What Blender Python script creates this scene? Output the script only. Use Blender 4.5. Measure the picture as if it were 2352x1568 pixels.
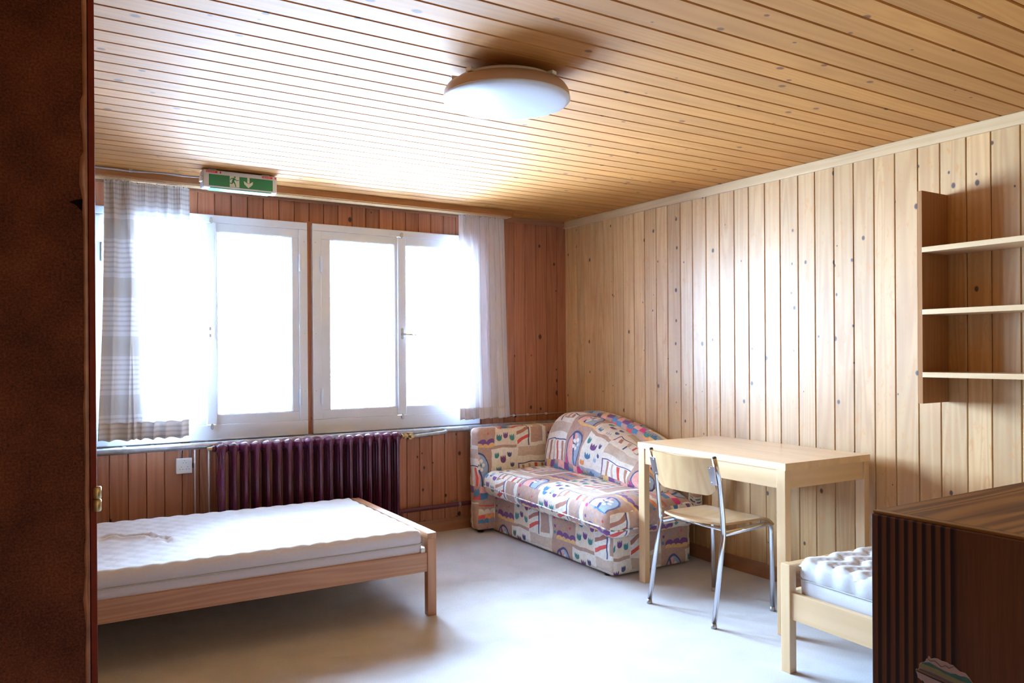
import bpy, bmesh, math, random
import numpy as np
from mathutils import Vector, Matrix

for o in list(bpy.data.objects):
    bpy.data.objects.remove(o, do_unlink=True)
scene = bpy.context.scene
C = scene.collection
random.seed(7)
PI = math.pi

# ---------------------------------------------------------------- camera
FPX, CY, YAW, ROLL, EYE = 1813.867, 808.108, 0.56249359, -0.00621816, 1.25
fw = Vector((math.sin(YAW), math.cos(YAW), 0))
r0 = Vector((math.cos(YAW), -math.sin(YAW), 0))
u0 = Vector((0, 0, 1))
rt = r0 * math.cos(ROLL) + u0 * math.sin(ROLL)
up = -r0 * math.sin(ROLL) + u0 * math.cos(ROLL)
cd = bpy.data.cameras.new('camera')
cam = bpy.data.objects.new('camera', cd)
C.objects.link(cam)
m3 = Matrix((rt, up, -fw)).transposed()
cam.matrix_world = Matrix.Translation((0, 0, EYE)) @ m3.to_4x4()
cd.sensor_width = 36.0
cd.sensor_fit = 'HORIZONTAL'
cd.lens = FPX / 2352 * 36.0
cd.shift_y = (CY - 784) / 2352
cd.clip_start = 0.02
scene.camera = cam

# ---------------------------------------------------------------- world, daylight, exposure
w = bpy.data.worlds.new('world')
scene.world = w
w.use_nodes = True
nt = w.node_tree
nt.nodes.clear()
wo = nt.nodes.new('ShaderNodeOutputWorld')
bg = nt.nodes.new('ShaderNodeBackground')
bg.inputs[0].default_value = (0.50, 0.715, 1.0, 1)
bg.inputs[1].default_value = 23.5
nt.links.new(bg.outputs[0], wo.inputs[0])
scene.view_settings.view_transform = 'Standard'
scene.view_settings.look = 'None'
scene.view_settings.gamma = 1
scene.view_settings.use_curve_mapping = False
scene.view_settings.exposure = 3.2

W, D, H = 3.49, 4.78, 2.217          # right wall, window wall, ceiling
XL, YB = -0.62, -0.75                # left wall, back wall
Z0W, Z1W = 0.755, 2.047              # window casing
for i, (a, b) in enumerate(((0.40, 1.47), (1.60, 2.67))):   # sampling portals in the window openings
    ld = bpy.data.lights.new('window_portal', 'AREA')
    ld.shape = 'RECTANGLE'
    ld.size = b - a
    ld.size_y = 1.2
    ld.cycles.is_portal = True
    lo = bpy.data.objects.new('window_portal', ld)
    C.objects.link(lo)
    lo.location = ((a + b) / 2, 4.955, 1.425)
    lo.rotation_euler = (-PI / 2, 0, 0)


def floor_z(y):                       # the old floor rises slightly towards the window wall
    return max(0.0, (y - 3.35) * 0.030)


# ---------------------------------------------------------------- materials
MATS = {}


def newmat(name):
    m = bpy.data.materials.new(name)
    m.use_nodes = True
    m.node_tree.nodes.clear()
    return m, m.node_tree


def N(t, typ, **kw):
    n = t.nodes.new(typ)
    for k, v in kw.items():
        if k.startswith('i_'):
            key = k[2:]
            n.inputs[int(key) if key.isdigit() else key].default_value = v
        else:
            setattr(n, k, v)
    return n


def out(t, sh):
    o = t.nodes.new('ShaderNodeOutputMaterial')
    t.links.new(sh, o.inputs[0])


def bsdf(t, rough=0.5, metal=0.0, spec=0.5, coat=0.0, coat_rough=0.2):
    b = t.nodes.new('ShaderNodeBsdfPrincipled')
    b.inputs['Roughness'].default_value = rough
    b.inputs['Metallic'].default_value = metal
    b.inputs['Specular IOR Level'].default_value = spec
    b.inputs['Coat Weight'].default_value = coat
    b.inputs['Coat Roughness'].default_value = coat_rough
    return b


def ramp(t, stops):
    r = t.nodes.new('ShaderNodeValToRGB')
    e = r.color_ramp.elements
    while len(e) < len(stops):
        e.new(0.5)
    for i, (p, c) in enumerate(stops):
        e[i].position = p
        e[i].color = (*c, 1)
    return r


def plain(name, col, rough=0.5, metal=0.0, spec=0.5, coat=0.0, var=0.05, vscale=12.0, bump=0.0, bscale=200.0):
    m, t = newmat(name)
    b = bsdf(t, rough, metal, spec, coat)
    tc = N(t, 'ShaderNodeTexCoord')
    n = N(t, 'ShaderNodeTexNoise', i_Scale=vscale, i_Detail=4.0)
    t.links.new(tc.outputs['Object'], n.inputs['Vector'])
    r = ramp(t, [(0.3, tuple(c * (1 - var) for c in col)), (0.7, tuple(min(1, c * (1 + var)) for c in col))])
    t.links.new(n.outputs['Fac'], r.inputs[0])
    t.links.new(r.outputs[0], b.inputs['Base Color'])
    if bump:
        n2 = N(t, 'ShaderNodeTexNoise', i_Scale=bscale, i_Detail=3.0)
        t.links.new(tc.outputs['Object'], n2.inputs['Vector'])
        bp = N(t, 'ShaderNodeBump', i_Strength=bump, i_Distance=0.002)
        t.links.new(n2.outputs['Fac'], bp.inputs['Height'])
        t.links.new(bp.outputs[0], b.inputs['Normal'])
    out(t, b.outputs[0])
    return m


def wood(name, light, dark, axis, rough=0.5, spec=0.5, coat=0.0, coat_rough=0.3, knots=0.0, knot_col=(0.03, 0.012, 0.012),
         knot_size=0.09, ring=9.0, contrast=1.0, plank=0.12, resin=0.0, flat_axis=None):
    """procedural timber; grain runs along the given axis"""
    m, t = newmat(name)
    L = t.links.new
    b = bsdf(t, rough, 0, spec, coat, coat_rough)
    tc = N(t, 'ShaderNodeTexCoord')
    at = N(t, 'ShaderNodeAttribute', attribute_name='rnd')
    ofs = N(t, 'ShaderNodeVectorMath', operation='SCALE')
    ofs.inputs[0].default_value = (37.3, 51.7, 23.9)
    L(at.outputs['Fac'], ofs.inputs['Scale'])
    add = N(t, 'ShaderNodeVectorMath', operation='ADD')
    L(tc.outputs['Object'], add.inputs[0])
    L(ofs.outputs[0], add.inputs[1])

    def scaled(across, along, flat=False):
        s = [across] * 3
        s[axis] = along
        if flat and flat_axis is not None:
            s[flat_axis] = 0.0
        v = N(t, 'ShaderNodeVectorMath', operation='MULTIPLY')
        v.inputs[1].default_value = s
        L(add.outputs[0], v.inputs[0])
        if flat and flat_axis is not None:      # the two coordinates lying in the board surface
            se = N(t, 'ShaderNodeSeparateXYZ')
            co = N(t, 'ShaderNodeCombineXYZ')
            L(v.outputs[0], se.inputs[0])
            for q, ax_ in enumerate([a_ for a_ in range(3) if a_ != flat_axis]):
                L(se.outputs[ax_], co.inputs[q])
            return co.outputs[0]
        return v.outputs[0]
    # growth rings: contour lines of a stretched noise
    n1 = N(t, 'ShaderNodeTexNoise', i_Scale=1.0, i_Detail=1.5, i_Distortion=0.3)
    L(scaled(11.0, 0.55), n1.inputs['Vector'])
    mu = N(t, 'ShaderNodeMath', operation='MULTIPLY')
    mu.inputs[1].default_value = ring * 2 * PI
    L(n1.outputs['Fac'], mu.inputs[0])
    si = N(t, 'ShaderNodeMath', operation='SINE')
    L(mu.outputs[0], si.inputs[0])
    mr = N(t, 'ShaderNodeMapRange')
    mr.inputs['From Min'].default_value = -1
    mr.inputs['From Max'].default_value = 1
    L(si.outputs[0], mr.inputs['Value'])
    # fine fibre
    n2 = N(t, 'ShaderNodeTexNoise', i_Scale=1.0, i_Detail=5.0, i_Roughness=0.7)
    L(scaled(150.0, 4.0), n2.inputs['Vector'])
    mx = N(t, 'ShaderNodeMix', data_type='FLOAT')
    mx.inputs[0].default_value = 0.45
    L(mr.outputs[0], mx.inputs[2])
    L(n2.outputs['Fac'], mx.inputs[3])
    c0 = 0.5 - 0.5 * contrast
    rp = ramp(t, [(0.15, dark), (0.75, light)])
    mc = N(t, 'ShaderNodeMix', data_type='FLOAT')
    mc.inputs[0].default_value = contrast
    mc.inputs[2].default_value = 0.6
    L(mx.outputs[0], mc.inputs[3])
    L(mc.outputs[0], rp.inputs[0])
    # big blotches + plank tone
    n3 = N(t, 'ShaderNodeTexNoise', i_Scale=1.0, i_Detail=3.0)
    L(scaled(5.0, 1.6), n3.inputs['Vector'])
    hsv = N(t, 'ShaderNodeHueSaturation')
    L(rp.outputs[0], hsv.inputs['Color'])
    ma = N(t, 'ShaderNodeMath', operation='MULTIPLY_ADD')
    ma.inputs[1].default_value = plank * 2
    ma.inputs[2].default_value = 1 - plank
    L(at.outputs['Fac'], ma.inputs[0])
    mb = N(t, 'ShaderNodeMath', operation='MULTIPLY_ADD')
    mb.inputs[1].default_value = 0.35
    mb.inputs[2].default_value = -0.175
    L(n3.outputs['Fac'], mb.inputs[0])
    ad = N(t, 'ShaderNodeMath', operation='ADD')
    L(ma.outputs[0], ad.inputs[0])
    L(mb.outputs[0], ad.inputs[1])
    L(ad.outputs[0], hsv.inputs['Value'])
    col = hsv.outputs[0]
    if resin > 0:                     # orange resin flecks
        n4 = N(t, 'ShaderNodeTexNoise', i_Scale=1.0, i_Detail=2.0, i_Distortion=1.5)
        L(scaled(34.0, 13.0, True), n4.inputs['Vector'])
        r4 = N(t, 'ShaderNodeMapRange')
        r4.inputs['From Min'].default_value = 0.60
        r4.inputs['From Max'].default_value = 0.70
        r4.inputs['To Max'].default_value = resin
        L(n4.outputs['Fac'], r4.inputs['Value'])
        mm = N(t, 'ShaderNodeMix', data_type='RGBA')
        L(r4.outputs[0], mm.inputs[0])
        L(col, mm.inputs[6])
        mm.inputs[7].default_value = (0.55, 0.22, 0.03, 1)
        col = mm.outputs[2]
    if knots > 0:
        vo = N(t, 'ShaderNodeTexVoronoi', i_Scale=1.0, i_Randomness=1.0)
        if flat_axis is not None:
            vo.voronoi_dimensions = '2D'
        L(scaled(9.5, 6.8, True), vo.inputs['Vector'])
        sp = N(t, 'ShaderNodeSeparateColor')
        L(vo.outputs['Color'], sp.inputs[0])
        gt = N(t, 'ShaderNodeMath', operation='LESS_THAN')
        gt.inputs[1].default_value = knots
        L(sp.outputs[0], gt.inputs[0])
        ks = N(t, 'ShaderNodeMath', operation='MULTIPLY')
        ks.inputs[1].default_value = knot_size
        L(sp.outputs[1], ks.inputs[0])
        k2 = N(t, 'ShaderNodeMath', operation='ADD')
        k2.inputs[1].default_value = knot_size * 0.4
        L(ks.outputs[0], k2.inputs[0])
        dv = N(t, 'ShaderNodeMath', operation='DIVIDE')
        L(vo.outputs['Distance'], dv.inputs[0])
        L(k2.outputs[0], dv.inputs[1])
        r5 = N(t, 'ShaderNodeMapRange')
        r5.inputs['From Min'].default_value = 0.7
        r5.inputs['From Max'].default_value = 1.15
        r5.inputs['To Min'].default_value = 0.92
        r5.inputs['To Max'].default_value = 0.0
        L(dv.outputs[0], r5.inputs['Value'])
        km = N(t, 'ShaderNodeMath', operation='MULTIPLY')
        L(r5.outputs[0], km.inputs[0])
        L(gt.outputs[0], km.inputs[1])
        mk = N(t, 'ShaderNodeMix', data_type='RGBA')
        L(km.outputs[0], mk.inputs[0])
        L(col, mk.inputs[6])
        mk.inputs[7].default_value = (*knot_col, 1)
        col = mk.outputs[2]
    L(col, b.inputs['Base Color'])
    bp = N(t, 'ShaderNodeBump', i_Strength=0.12, i_Distance=0.001)
    L(mx.outputs[0], bp.inputs['Height'])
    L(bp.outputs[0], b.inputs['Normal'])
    out(t, b.outputs[0])
    return m


M = MATS
PINE = ((0.59, 0.350, 0.145), (0.475, 0.245, 0.085))
M['panel_z'] = wood('wall_panelling', PINE[0], PINE[1], 2, rough=0.5, spec=0.4, coat=0.85, coat_rough=0.40, knots=0.26, knot_size=0.07, resin=0.5, flat_axis=0, plank=0.10, contrast=0.7)
M['panel_win_shaded'] = wood('window_wall_panelling', (0.44, 0.180, 0.095), (0.33, 0.120, 0.060), 2, rough=0.5, spec=0.4, knots=0.34, knot_size=0.10, flat_axis=1, plank=0.12, contrast=0.7)  # same wood as the right wall; its unlit, reddish shade is put into the colour
M['ceil_x'] = wood('ceiling_panelling', (0.45, 0.185, 0.034), (0.37, 0.135, 0.020), 0, rough=0.72, spec=0.48, coat=0.0, coat_rough=0.45, knots=0.20, flat_axis=2, knot_size=0.085, plank=0.08, contrast=0.6,
                   knot_col=(0.13, 0.045, 0.012))
M['cornice_y'] = wood('cornice_wood', (0.70, 0.47, 0.25), (0.56, 0.35, 0.17), 1, rough=0.45, coat=0.2, contrast=0.5)
M['skirt_x'] = wood('skirting_wood_x', (0.42, 0.20, 0.11), (0.30, 0.13, 0.07), 0, rough=0.5, contrast=0.6)
M['skirt_y'] = wood('skirting_wood_y', (0.42, 0.20, 0.10), (0.30, 0.13, 0.06), 1, rough=0.5, contrast=0.6)
M['pelmet_x'] = wood('pelmet_wood', (0.50, 0.22, 0.08), (0.38, 0.15, 0.045), 0, rough=0.45, contrast=0.6)
BEECH = ((0.73, 0.50, 0.28), (0.64, 0.41, 0.205))
for k, ax in (('x', 0), ('y', 1), ('z', 2)):
    M['beech_' + k] = wood('beech_' + k, BEECH[0], BEECH[1], ax, rough=0.38, coat=0.25, coat_rough=0.25, contrast=0.5, ring=5, plank=0.05)
    M['bed_' + k] = wood('bed_wood_' + k, (0.52, 0.245, 0.105), (0.39, 0.155, 0.055), ax, rough=0.4, coat=0.2, contrast=0.8, ring=8, plank=0.05)
M['ply'] = wood('varnished_plywood', (0.62, 0.40, 0.20), (0.50, 0.29, 0.13), 2, rough=0.3, coat=0.6, coat_rough=0.15, contrast=0.55, ring=4)
M['ply_y'] = wood('varnished_plywood_seat', (0.62, 0.39, 0.19), (0.50, 0.28, 0.12), 0, rough=0.3, coat=0.6, coat_rough=0.15, contrast=0.55, ring=4)
M['shelf_side_shaded'] = wood('shaded_shelf_side_wood', (0.42, 0.20, 0.085), (0.33, 0.145, 0.055), 2, rough=0.6, spec=0.1, contrast=0.5)  # shade inside the shelf is painted in as a darker wood colour
M['oak_top'] = wood('worn_oak_veneer', (0.34, 0.135, 0.022), (0.12, 0.035, 0.005), 0, rough=0.5, spec=0.25, coat=0.0, contrast=1.0, ring=10)
M['oak_edge'] = wood('oak_edge_band', (0.34, 0.155, 0.030), (0.20, 0.08, 0.014), 1, rough=0.45, spec=0.3, coat=0.0, contrast=0.8)


def stripes_wood():
    """dark stained softwood with broad vertical grain bands"""
    m, t = newmat('dark_striped_wood')
    L = t.links.new
    b = bsdf(t, 0.42, 0, 0.3, 0.05, 0.25)
    tc = N(t, 'ShaderNodeTexCoord')
    v = N(t, 'ShaderNodeVectorMath', operation='MULTIPLY')
    v.inputs[1].default_value = (3, 3.0, 0.35)
    L(tc.outputs['Object'], v.inputs[0])
    n = N(t, 'ShaderNodeTexNoise', i_Scale=1.0, i_Detail=1.0, i_Distortion=0.0)
    L(v.outputs[0], n.inputs['Vector'])
    sx = N(t, 'ShaderNodeSeparateXYZ')
    L(tc.outputs['Object'], sx.inputs[0])
    # bands get wider away from the far corner
    sub = N(t, 'ShaderNodeMath', operation='SUBTRACT')
    sub.inputs[0].default_value = 0.742
    L(sx.outputs['Y'], sub.inputs[1])
    pw = N(t, 'ShaderNodeMapRange', interpolation_type='SMOOTHSTEP')   # tight rings near the edge, broad heartwood further on
    fcv = N(t, 'ShaderNodeFloatCurve')
    cu = fcv.mapping.curves[0]
    cu.points[0].location = (0, 0)
    cu.points[1].location = (1, 0.68)
    cu.points.new(0.13, 0.56)
    for p_ in cu.points:
        p_.handle_type = 'VECTOR'
    fcv.mapping.update()
    mxx = N(t, 'ShaderNodeMath', operation='MAXIMUM')
    mxx.inputs[1].default_value = 0.0001
    L(sub.outputs[0], mxx.inputs[0])
    t.nodes.remove(pw)
    L(mxx.outputs[0], fcv.inputs['Value'])
    a = N(t, 'ShaderNodeMath', operation='MULTIPLY')
    a.inputs[1].default_value = 16.5
    L(fcv.outputs[0], a.inputs[0])
    c = N(t, 'ShaderNodeMath', operation='MULTIPLY_ADD')
    c.inputs[1].default_value = 2.6
    L(n.outputs['Fac'], c.inputs[0])
    L(a.outputs[0], c.inputs[2])
    fr = N(t, 'ShaderNodeMath', operation='FRACT')
    L(c.outputs[0], fr.inputs[0])
    rp = ramp(t, [(0.0, (0.012, 0.002, 0.0015)), (0.30, (0.018, 0.004, 0.002)), (0.48, (0.105, 0.032, 0.008)),
                  (0.88, (0.12, 0.038, 0.010)), (0.97, (0.013, 0.003, 0.002))])
    L(fr.outputs[0], rp.inputs[0])
    v2 = N(t, 'ShaderNodeVectorMath', operation='MULTIPLY')
    v2.inputs[1].default_value = (300, 300, 12)
    L(tc.outputs['Object'], v2.inputs[0])
    n2 = N(t, 'ShaderNodeTexNoise', i_Scale=1.0, i_Detail=3.0)
    L(v2.outputs[0], n2.inputs['Vector'])
    hs = N(t, 'ShaderNodeHueSaturation')
    ma = N(t, 'ShaderNodeMath', operation='MULTIPLY_ADD')
    ma.inputs[1].default_value = 0.8
    ma.inputs[2].default_value = 0.6
    L(n2.outputs['Fac'], ma.inputs[0])
    L(ma.outputs[0], hs.inputs['Value'])
    L(rp.outputs[0], hs.inputs['Color'])
    L(hs.outputs[0], b.inputs['Base Color'])
    out(t, b.outputs[0])
    return m


M['dark_stripes'] = stripes_wood()


def hardboard():
    m, t = newmat('stained_hardboard')
    L = t.links.new
    b = bsdf(t, 0.6, 0, 0.2, 0.0, 0.3)
    tc = N(t, 'ShaderNodeTexCoord')
    n = N(t, 'ShaderNodeTexNoise', i_Scale=260.0, i_Detail=4.0, i_Roughness=0.7)
    L(tc.outputs['Object'], n.inputs['Vector'])
    n2 = N(t, 'ShaderNodeTexNoise', i_Scale=9.0, i_Detail=4.0)
    L(tc.outputs['Object'], n2.inputs['Vector'])
    mx = N(t, 'ShaderNodeMix', data_type='FLOAT')
    mx.inputs[0].default_value = 0.4
    L(n.outputs['Fac'], mx.inputs[2])
    L(n2.outputs['Fac'], mx.inputs[3])
    rp = ramp(t, [(0.40, (0.05, 0.009, 0.003)), (0.52, (0.115, 0.026, 0.008)), (0.62, (0.18, 0.050, 0.015))])
    L(mx.outputs[0], rp.inputs[0])
    # dark flecks
    vo = N(t, 'ShaderNodeTexVoronoi', i_Scale=38.0)
    L(tc.outputs['Object'], vo.inputs['Vector'])
    lt = N(t, 'ShaderNodeMapRange')
    lt.inputs['From Min'].default_value = 0.06
    lt.inputs['From Max'].default_value = 0.11
    lt.inputs['To Min'].default_value = 0.6
    lt.inputs['To Max'].default_value = 0.0
    L(vo.outputs['Distance'], lt.inputs['Value'])
    mm = N(t, 'ShaderNodeMix', data_type='RGBA')
    L(lt.outputs[0], mm.inputs[0])
    L(rp.outputs[0], mm.inputs[6])
    mm.inputs[7].default_value = (0.02, 0.006, 0.005, 1)
    L(mm.outputs[2], b.inputs['Base Color'])
    out(t, b.outputs[0])
    return m


M['hardboard'] = hardboard()
M['ward_door'] = plain('red_brown_door_edge', (0.17, 0.018, 0.003), 0.5, spec=0.2, coat=0.0, var=0.15, vscale=40)
M['ward_trim'] = plain('worn_edge_strip', (0.33, 0.13, 0.07), 0.22, coat=0.6, var=0.35, vscale=20)
M['ward_dark'] = plain('dark_splinter', (0.010, 0.002, 0.003), 0.9, spec=0.05)
M['brass'] = plain('brass', (0.55, 0.42, 0.22), 0.28, 1.0, var=0.15, vscale=60)
M['chrome'] = plain('chrome', (0.72, 0.74, 0.80), 0.16, 1.0, var=0.05)
M['black'] = plain('black_plastic', (0.012, 0.012, 0.014), 0.4)
M['white_paint'] = plain('white_window_paint', (0.64, 0.69, 0.78), 0.32, spec=0.5, var=0.03, vscale=6)
M['steel'] = plain('dull_steel', (0.45, 0.45, 0.46), 0.35, 1.0)
M['pipe_paint'] = plain('silver_pipe_paint', (0.40, 0.42, 0.46), 0.32, 0.55, var=0.2, vscale=25)
M['rad'] = plain('aubergine_gloss_paint', (0.095, 0.010, 0.050), 0.22, spec=0.6, coat=0.5, var=0.1)
M['rad_pipe'] = plain('aubergine_pipe_paint', (0.10, 0.02, 0.04), 0.3, spec=0.6, var=0.2, vscale=40)
M['white_plastic'] = plain('white_plastic', (0.78, 0.79, 0.80), 0.3, var=0.02)
M['hole'] = plain('socket_hole', (0.35, 0.36, 0.38), 0.6)
M['cable'] = plain('grey_cable', (0.42, 0.43, 0.50), 0.45)
M['conduit'] = plain('clear_conduit', (0.50, 0.42, 0.42), 0.25)
M['clip'] = plain('cable_clip', (0.66, 0.66, 0.68), 0.4)
M['opal'] = plain('opal_lamp_glass', (0.60, 0.62, 0.68), 0.25, spec=0.5, coat=0.4, var=0.01)
M['lamp_rim'] = plain('lamp_metal_side', (0.46, 0.31, 0.24), 0.45, spec=0.5)
M['lamp_base'] = plain('lamp_backplate', (0.62, 0.60, 0.60), 0.4)
M['sign_body'] = plain('sign_housing', (0.62, 0.66, 0.76), 0.3, var=0.02)
M['sign_green'] = plain('sign_green', (0.0, 0.22, 0.10), 0.3, var=0.05)
M['sign_pale'] = plain('sign_pictogram', (0.62, 0.74, 0.72), 0.35, var=0.02)
M['sign_under'] = plain('pale_green_lens', (0.07, 0.40, 0.20), 0.2, var=0.05)
M['sign_red'] = plain('red_sticker', (0.72, 0.03, 0.06), 0.4)
M['sign_pink'] = plain('pale_sticker_print', (0.80, 0.45, 0.50), 0.4)
M['foam'] = plain('foam', (0.55, 0.45, 0.40), 0.9)
M['sticker_white'] = plain('sticker_paper', (0.36, 0.23, 0.22), 0.6, var=0.08, vscale=80)
M['sticker_green'] = plain('sticker_green', (0.03, 0.11, 0.085), 0.55, var=0.25, vscale=60)
M['sticker_olive'] = plain('sticker_olive', (0.20, 0.16, 0.07), 0.55, var=0.12, vscale=60)
M['sticker_ochre'] = plain('sticker_ochre', (0.22, 0.11, 0.02), 0.55)
M['sticker_violet'] = plain('sticker_violet', (0.10, 0.055, 0.08), 0.55)
M['sticker_line'] = plain('sticker_ink', (0.004, 0.008, 0.012), 0.5)


def carpet():
    m, t = newmat('carpet')
    L = t.links.new
    b = bsdf(t, 0.95, 0, 0.15)
    b.inputs['Sheen Weight'].default_value = 0.3
    tc = N(t, 'ShaderNodeTexCoord')
    n = N(t, 'ShaderNodeTexNoise', i_Scale=220.0, i_Detail=5.0, i_Roughness=0.8)
    L(tc.outputs['Object'], n.inputs['Vector'])
    n2 = N(t, 'ShaderNodeTexNoise', i_Scale=5.0, i_Detail=5.0)
    L(tc.outputs['Object'], n2.inputs['Vector'])
    mx = N(t, 'ShaderNodeMix', data_type='FLOAT')
    mx.inputs[0].default_value = 0.3
    L(n.outputs['Fac'], mx.inputs[2])
    L(n2.outputs['Fac'], mx.inputs[3])
    rp = ramp(t, [(0.32, (0.38, 0.36, 0.36)), (0.5, (0.52, 0.495, 0.505)), (0.68, (0.63, 0.605, 0.625))])
    L(mx.outputs[0], rp.inputs[0])
    L(rp.outputs[0], b.inputs['Base Color'])
    bp = N(t, 'ShaderNodeBump', i_Strength=0.5, i_Distance=0.004)
    L(n.outputs['Fac'], bp.inputs['Height'])
    L(bp.outputs[0], b.inputs['Normal'])
    out(t, b.outputs[0])
    return m


M['carpet'] = carpet()


def glass():
    m, t = newmat('window_glass')
    tr = N(t, 'ShaderNodeBsdfTransparent')
    tr.inputs[0].default_value = (0.97, 0.98, 0.98, 1)
    gl = N(t, 'ShaderNodeBsdfGlossy')
    gl.inputs['Roughness'].default_value = 0.03
    fr = N(t, 'ShaderNodeFresnel')
    fr.inputs[0].default_value = 1.45
    mx = N(t, 'ShaderNodeMixShader')
    t.links.new(fr.outputs[0], mx.inputs[0])
    t.links.new(tr.outputs[0], mx.inputs[1])
    t.links.new(gl.outputs[0], mx.inputs[2])
    out(t, mx.outputs[0])
    return m


M['glass'] = glass()


def ticking(name, col):
    m, t = newmat(name)
    L = t.links.new
    b = bsdf(t, 0.85, 0, 0.2)
    b.inputs['Sheen Weight'].default_value = 0.2
    tc = N(t, 'ShaderNodeTexCoord')
    n = N(t, 'ShaderNodeTexNoise', i_Scale=350.0, i_Detail=2.0)
    L(tc.outputs['Object'], n.inputs['Vector'])
    rp = ramp(t, [(0.35, tuple(c * 0.93 for c in col)), (0.65, col)])
    L(n.outputs['Fac'], rp.inputs[0])
    L(rp.outputs[0], b.inputs['Base Color'])
    bp = N(t, 'ShaderNodeBump', i_Strength=0.25, i_Distance=0.001)
    L(n.outputs['Fac'], bp.inputs['Height'])
    L(bp.outputs[0], b.inputs['Normal'])
    out(t, b.outputs[0])
    return m


M['ticking'] = ticking('mattress_ticking', (0.66, 0.64, 0.68))
M['ticking_side'] = ticking('mattress_side_cloth', (0.64, 0.60, 0.64))
M['ticking2'] = ticking('quilted_ticking', (0.60, 0.59, 0.62))
M['piping'] = ticking('mattress_piping', (0.50, 0.47, 0.42))


def curtain_mat(name, striped):
    m, t = newmat(name)
    L = t.links.new
    tc = N(t, 'ShaderNodeTexCoord')
    df = N(t, 'ShaderNodeBsdfDiffuse')
    tl = N(t, 'ShaderNodeBsdfTranslucent')
    tr = N(t, 'ShaderNodeBsdfTransparent')
    m1 = N(t, 'ShaderNodeMixShader')
    m1.inputs[0].default_value = 0.30
    dim = N(t, 'ShaderNodeMix', data_type='RGBA', blend_type='MULTIPLY')
    dim.inputs[0].default_value = 1.0
    dim.inputs[7].default_value = (0.36, 0.36, 0.38, 1) if striped else (0.30, 0.30, 0.31, 1)
    L(dim.outputs[2], tl.inputs[0])
    m2 = N(t, 'ShaderNodeMixShader')
    L(df.outputs[0], m1.inputs[1])
    L(tl.outputs[0], m1.inputs[2])
    L(m1.outputs[0], m2.inputs[1])
    L(tr.outputs[0], m2.inputs[2])
    base = (0.86, 0.83, 0.83)
    if striped:
        sx = N(t, 'ShaderNodeSeparateXYZ')
        L(tc.outputs['Object'], sx.inputs[0])
        # repeat of 0.28 m: one broad woven band followed by six fine weft lines
        md = N(t, 'ShaderNodeMath', operation='MULTIPLY')
        md.inputs[1].default_value = 1 / 0.31
        L(sx.outputs['Z'], md.inputs[0])
        fr = N(t, 'ShaderNodeMath', operation='FRACT')
        L(md.outputs[0], fr.inputs[0])
        dk = (0.70, 0.67, 0.64)
        st = [(0.0, dk), (0.30, dk)]
        p = 0.34
        r1 = ramp(t, [(0.0, dk), (0.33, dk), (0.34, base), (0.36, base)])
        r1.color_ramp.interpolation = 'CONSTANT'
        L(fr.outputs[0], r1.inputs[0])
        fq = N(t, 'ShaderNodeMath', operation='MULTIPLY')
        fq.inputs[1].default_value = 12.0
        L(fr.outputs[0], fq.inputs[0])
        f2 = N(t, 'ShaderNodeMath', operation='FRACT')
        L(fq.outputs[0], f2.inputs[0])
        r2 = ramp(t, [(0.0, dk), (0.42, dk), (0.43, base), (1.0, base)])
        L(f2.outputs[0], r2.inputs[0])
        g = N(t, 'ShaderNodeMath', operation='GREATER_THAN')
        g.inputs[1].default_value = 0.40
        L(fr.outputs[0], g.inputs[0])
        mc = N(t, 'ShaderNodeMix', data_type='RGBA')
        L(g.outputs[0], mc.inputs[0])
        L(r1.outputs[0], mc.inputs[6])
        L(r2.outputs[0], mc.inputs[7])
        col = mc.outputs[2]
        L(col, df.inputs[0])
        L(col, dim.inputs[6])
        m2.inputs[0].default_value = 0.0
    else:
        v = N(t, 'ShaderNodeAttribute', attribute_name='rnd')
        r1 = ramp(t, [(0.0, (0.82, 0.76, 0.78)), (0.30, (0.82, 0.76, 0.78)), (0.31, (0.55, 0.40, 0.40)), (0.33, (0.82, 0.76, 0.78)),
                      (0.60, (0.82, 0.76, 0.78)), (0.61, (0.62, 0.45, 0.42)), (0.62, (0.82, 0.76, 0.78)), (1.0, (0.82, 0.76, 0.78))])
        L(v.outputs['Fac'], r1.inputs[0])
        L(r1.outputs[0], df.inputs[0])
        L(r1.outputs[0], dim.inputs[6])
        m2.inputs[0].default_value = 0.006
    out(t, m2.outputs[0])
    return m


M['curtain_striped'] = curtain_mat('striped_curtain_cloth', True)
M['curtain_plain'] = curtain_mat('white_curtain_cloth', False)


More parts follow.
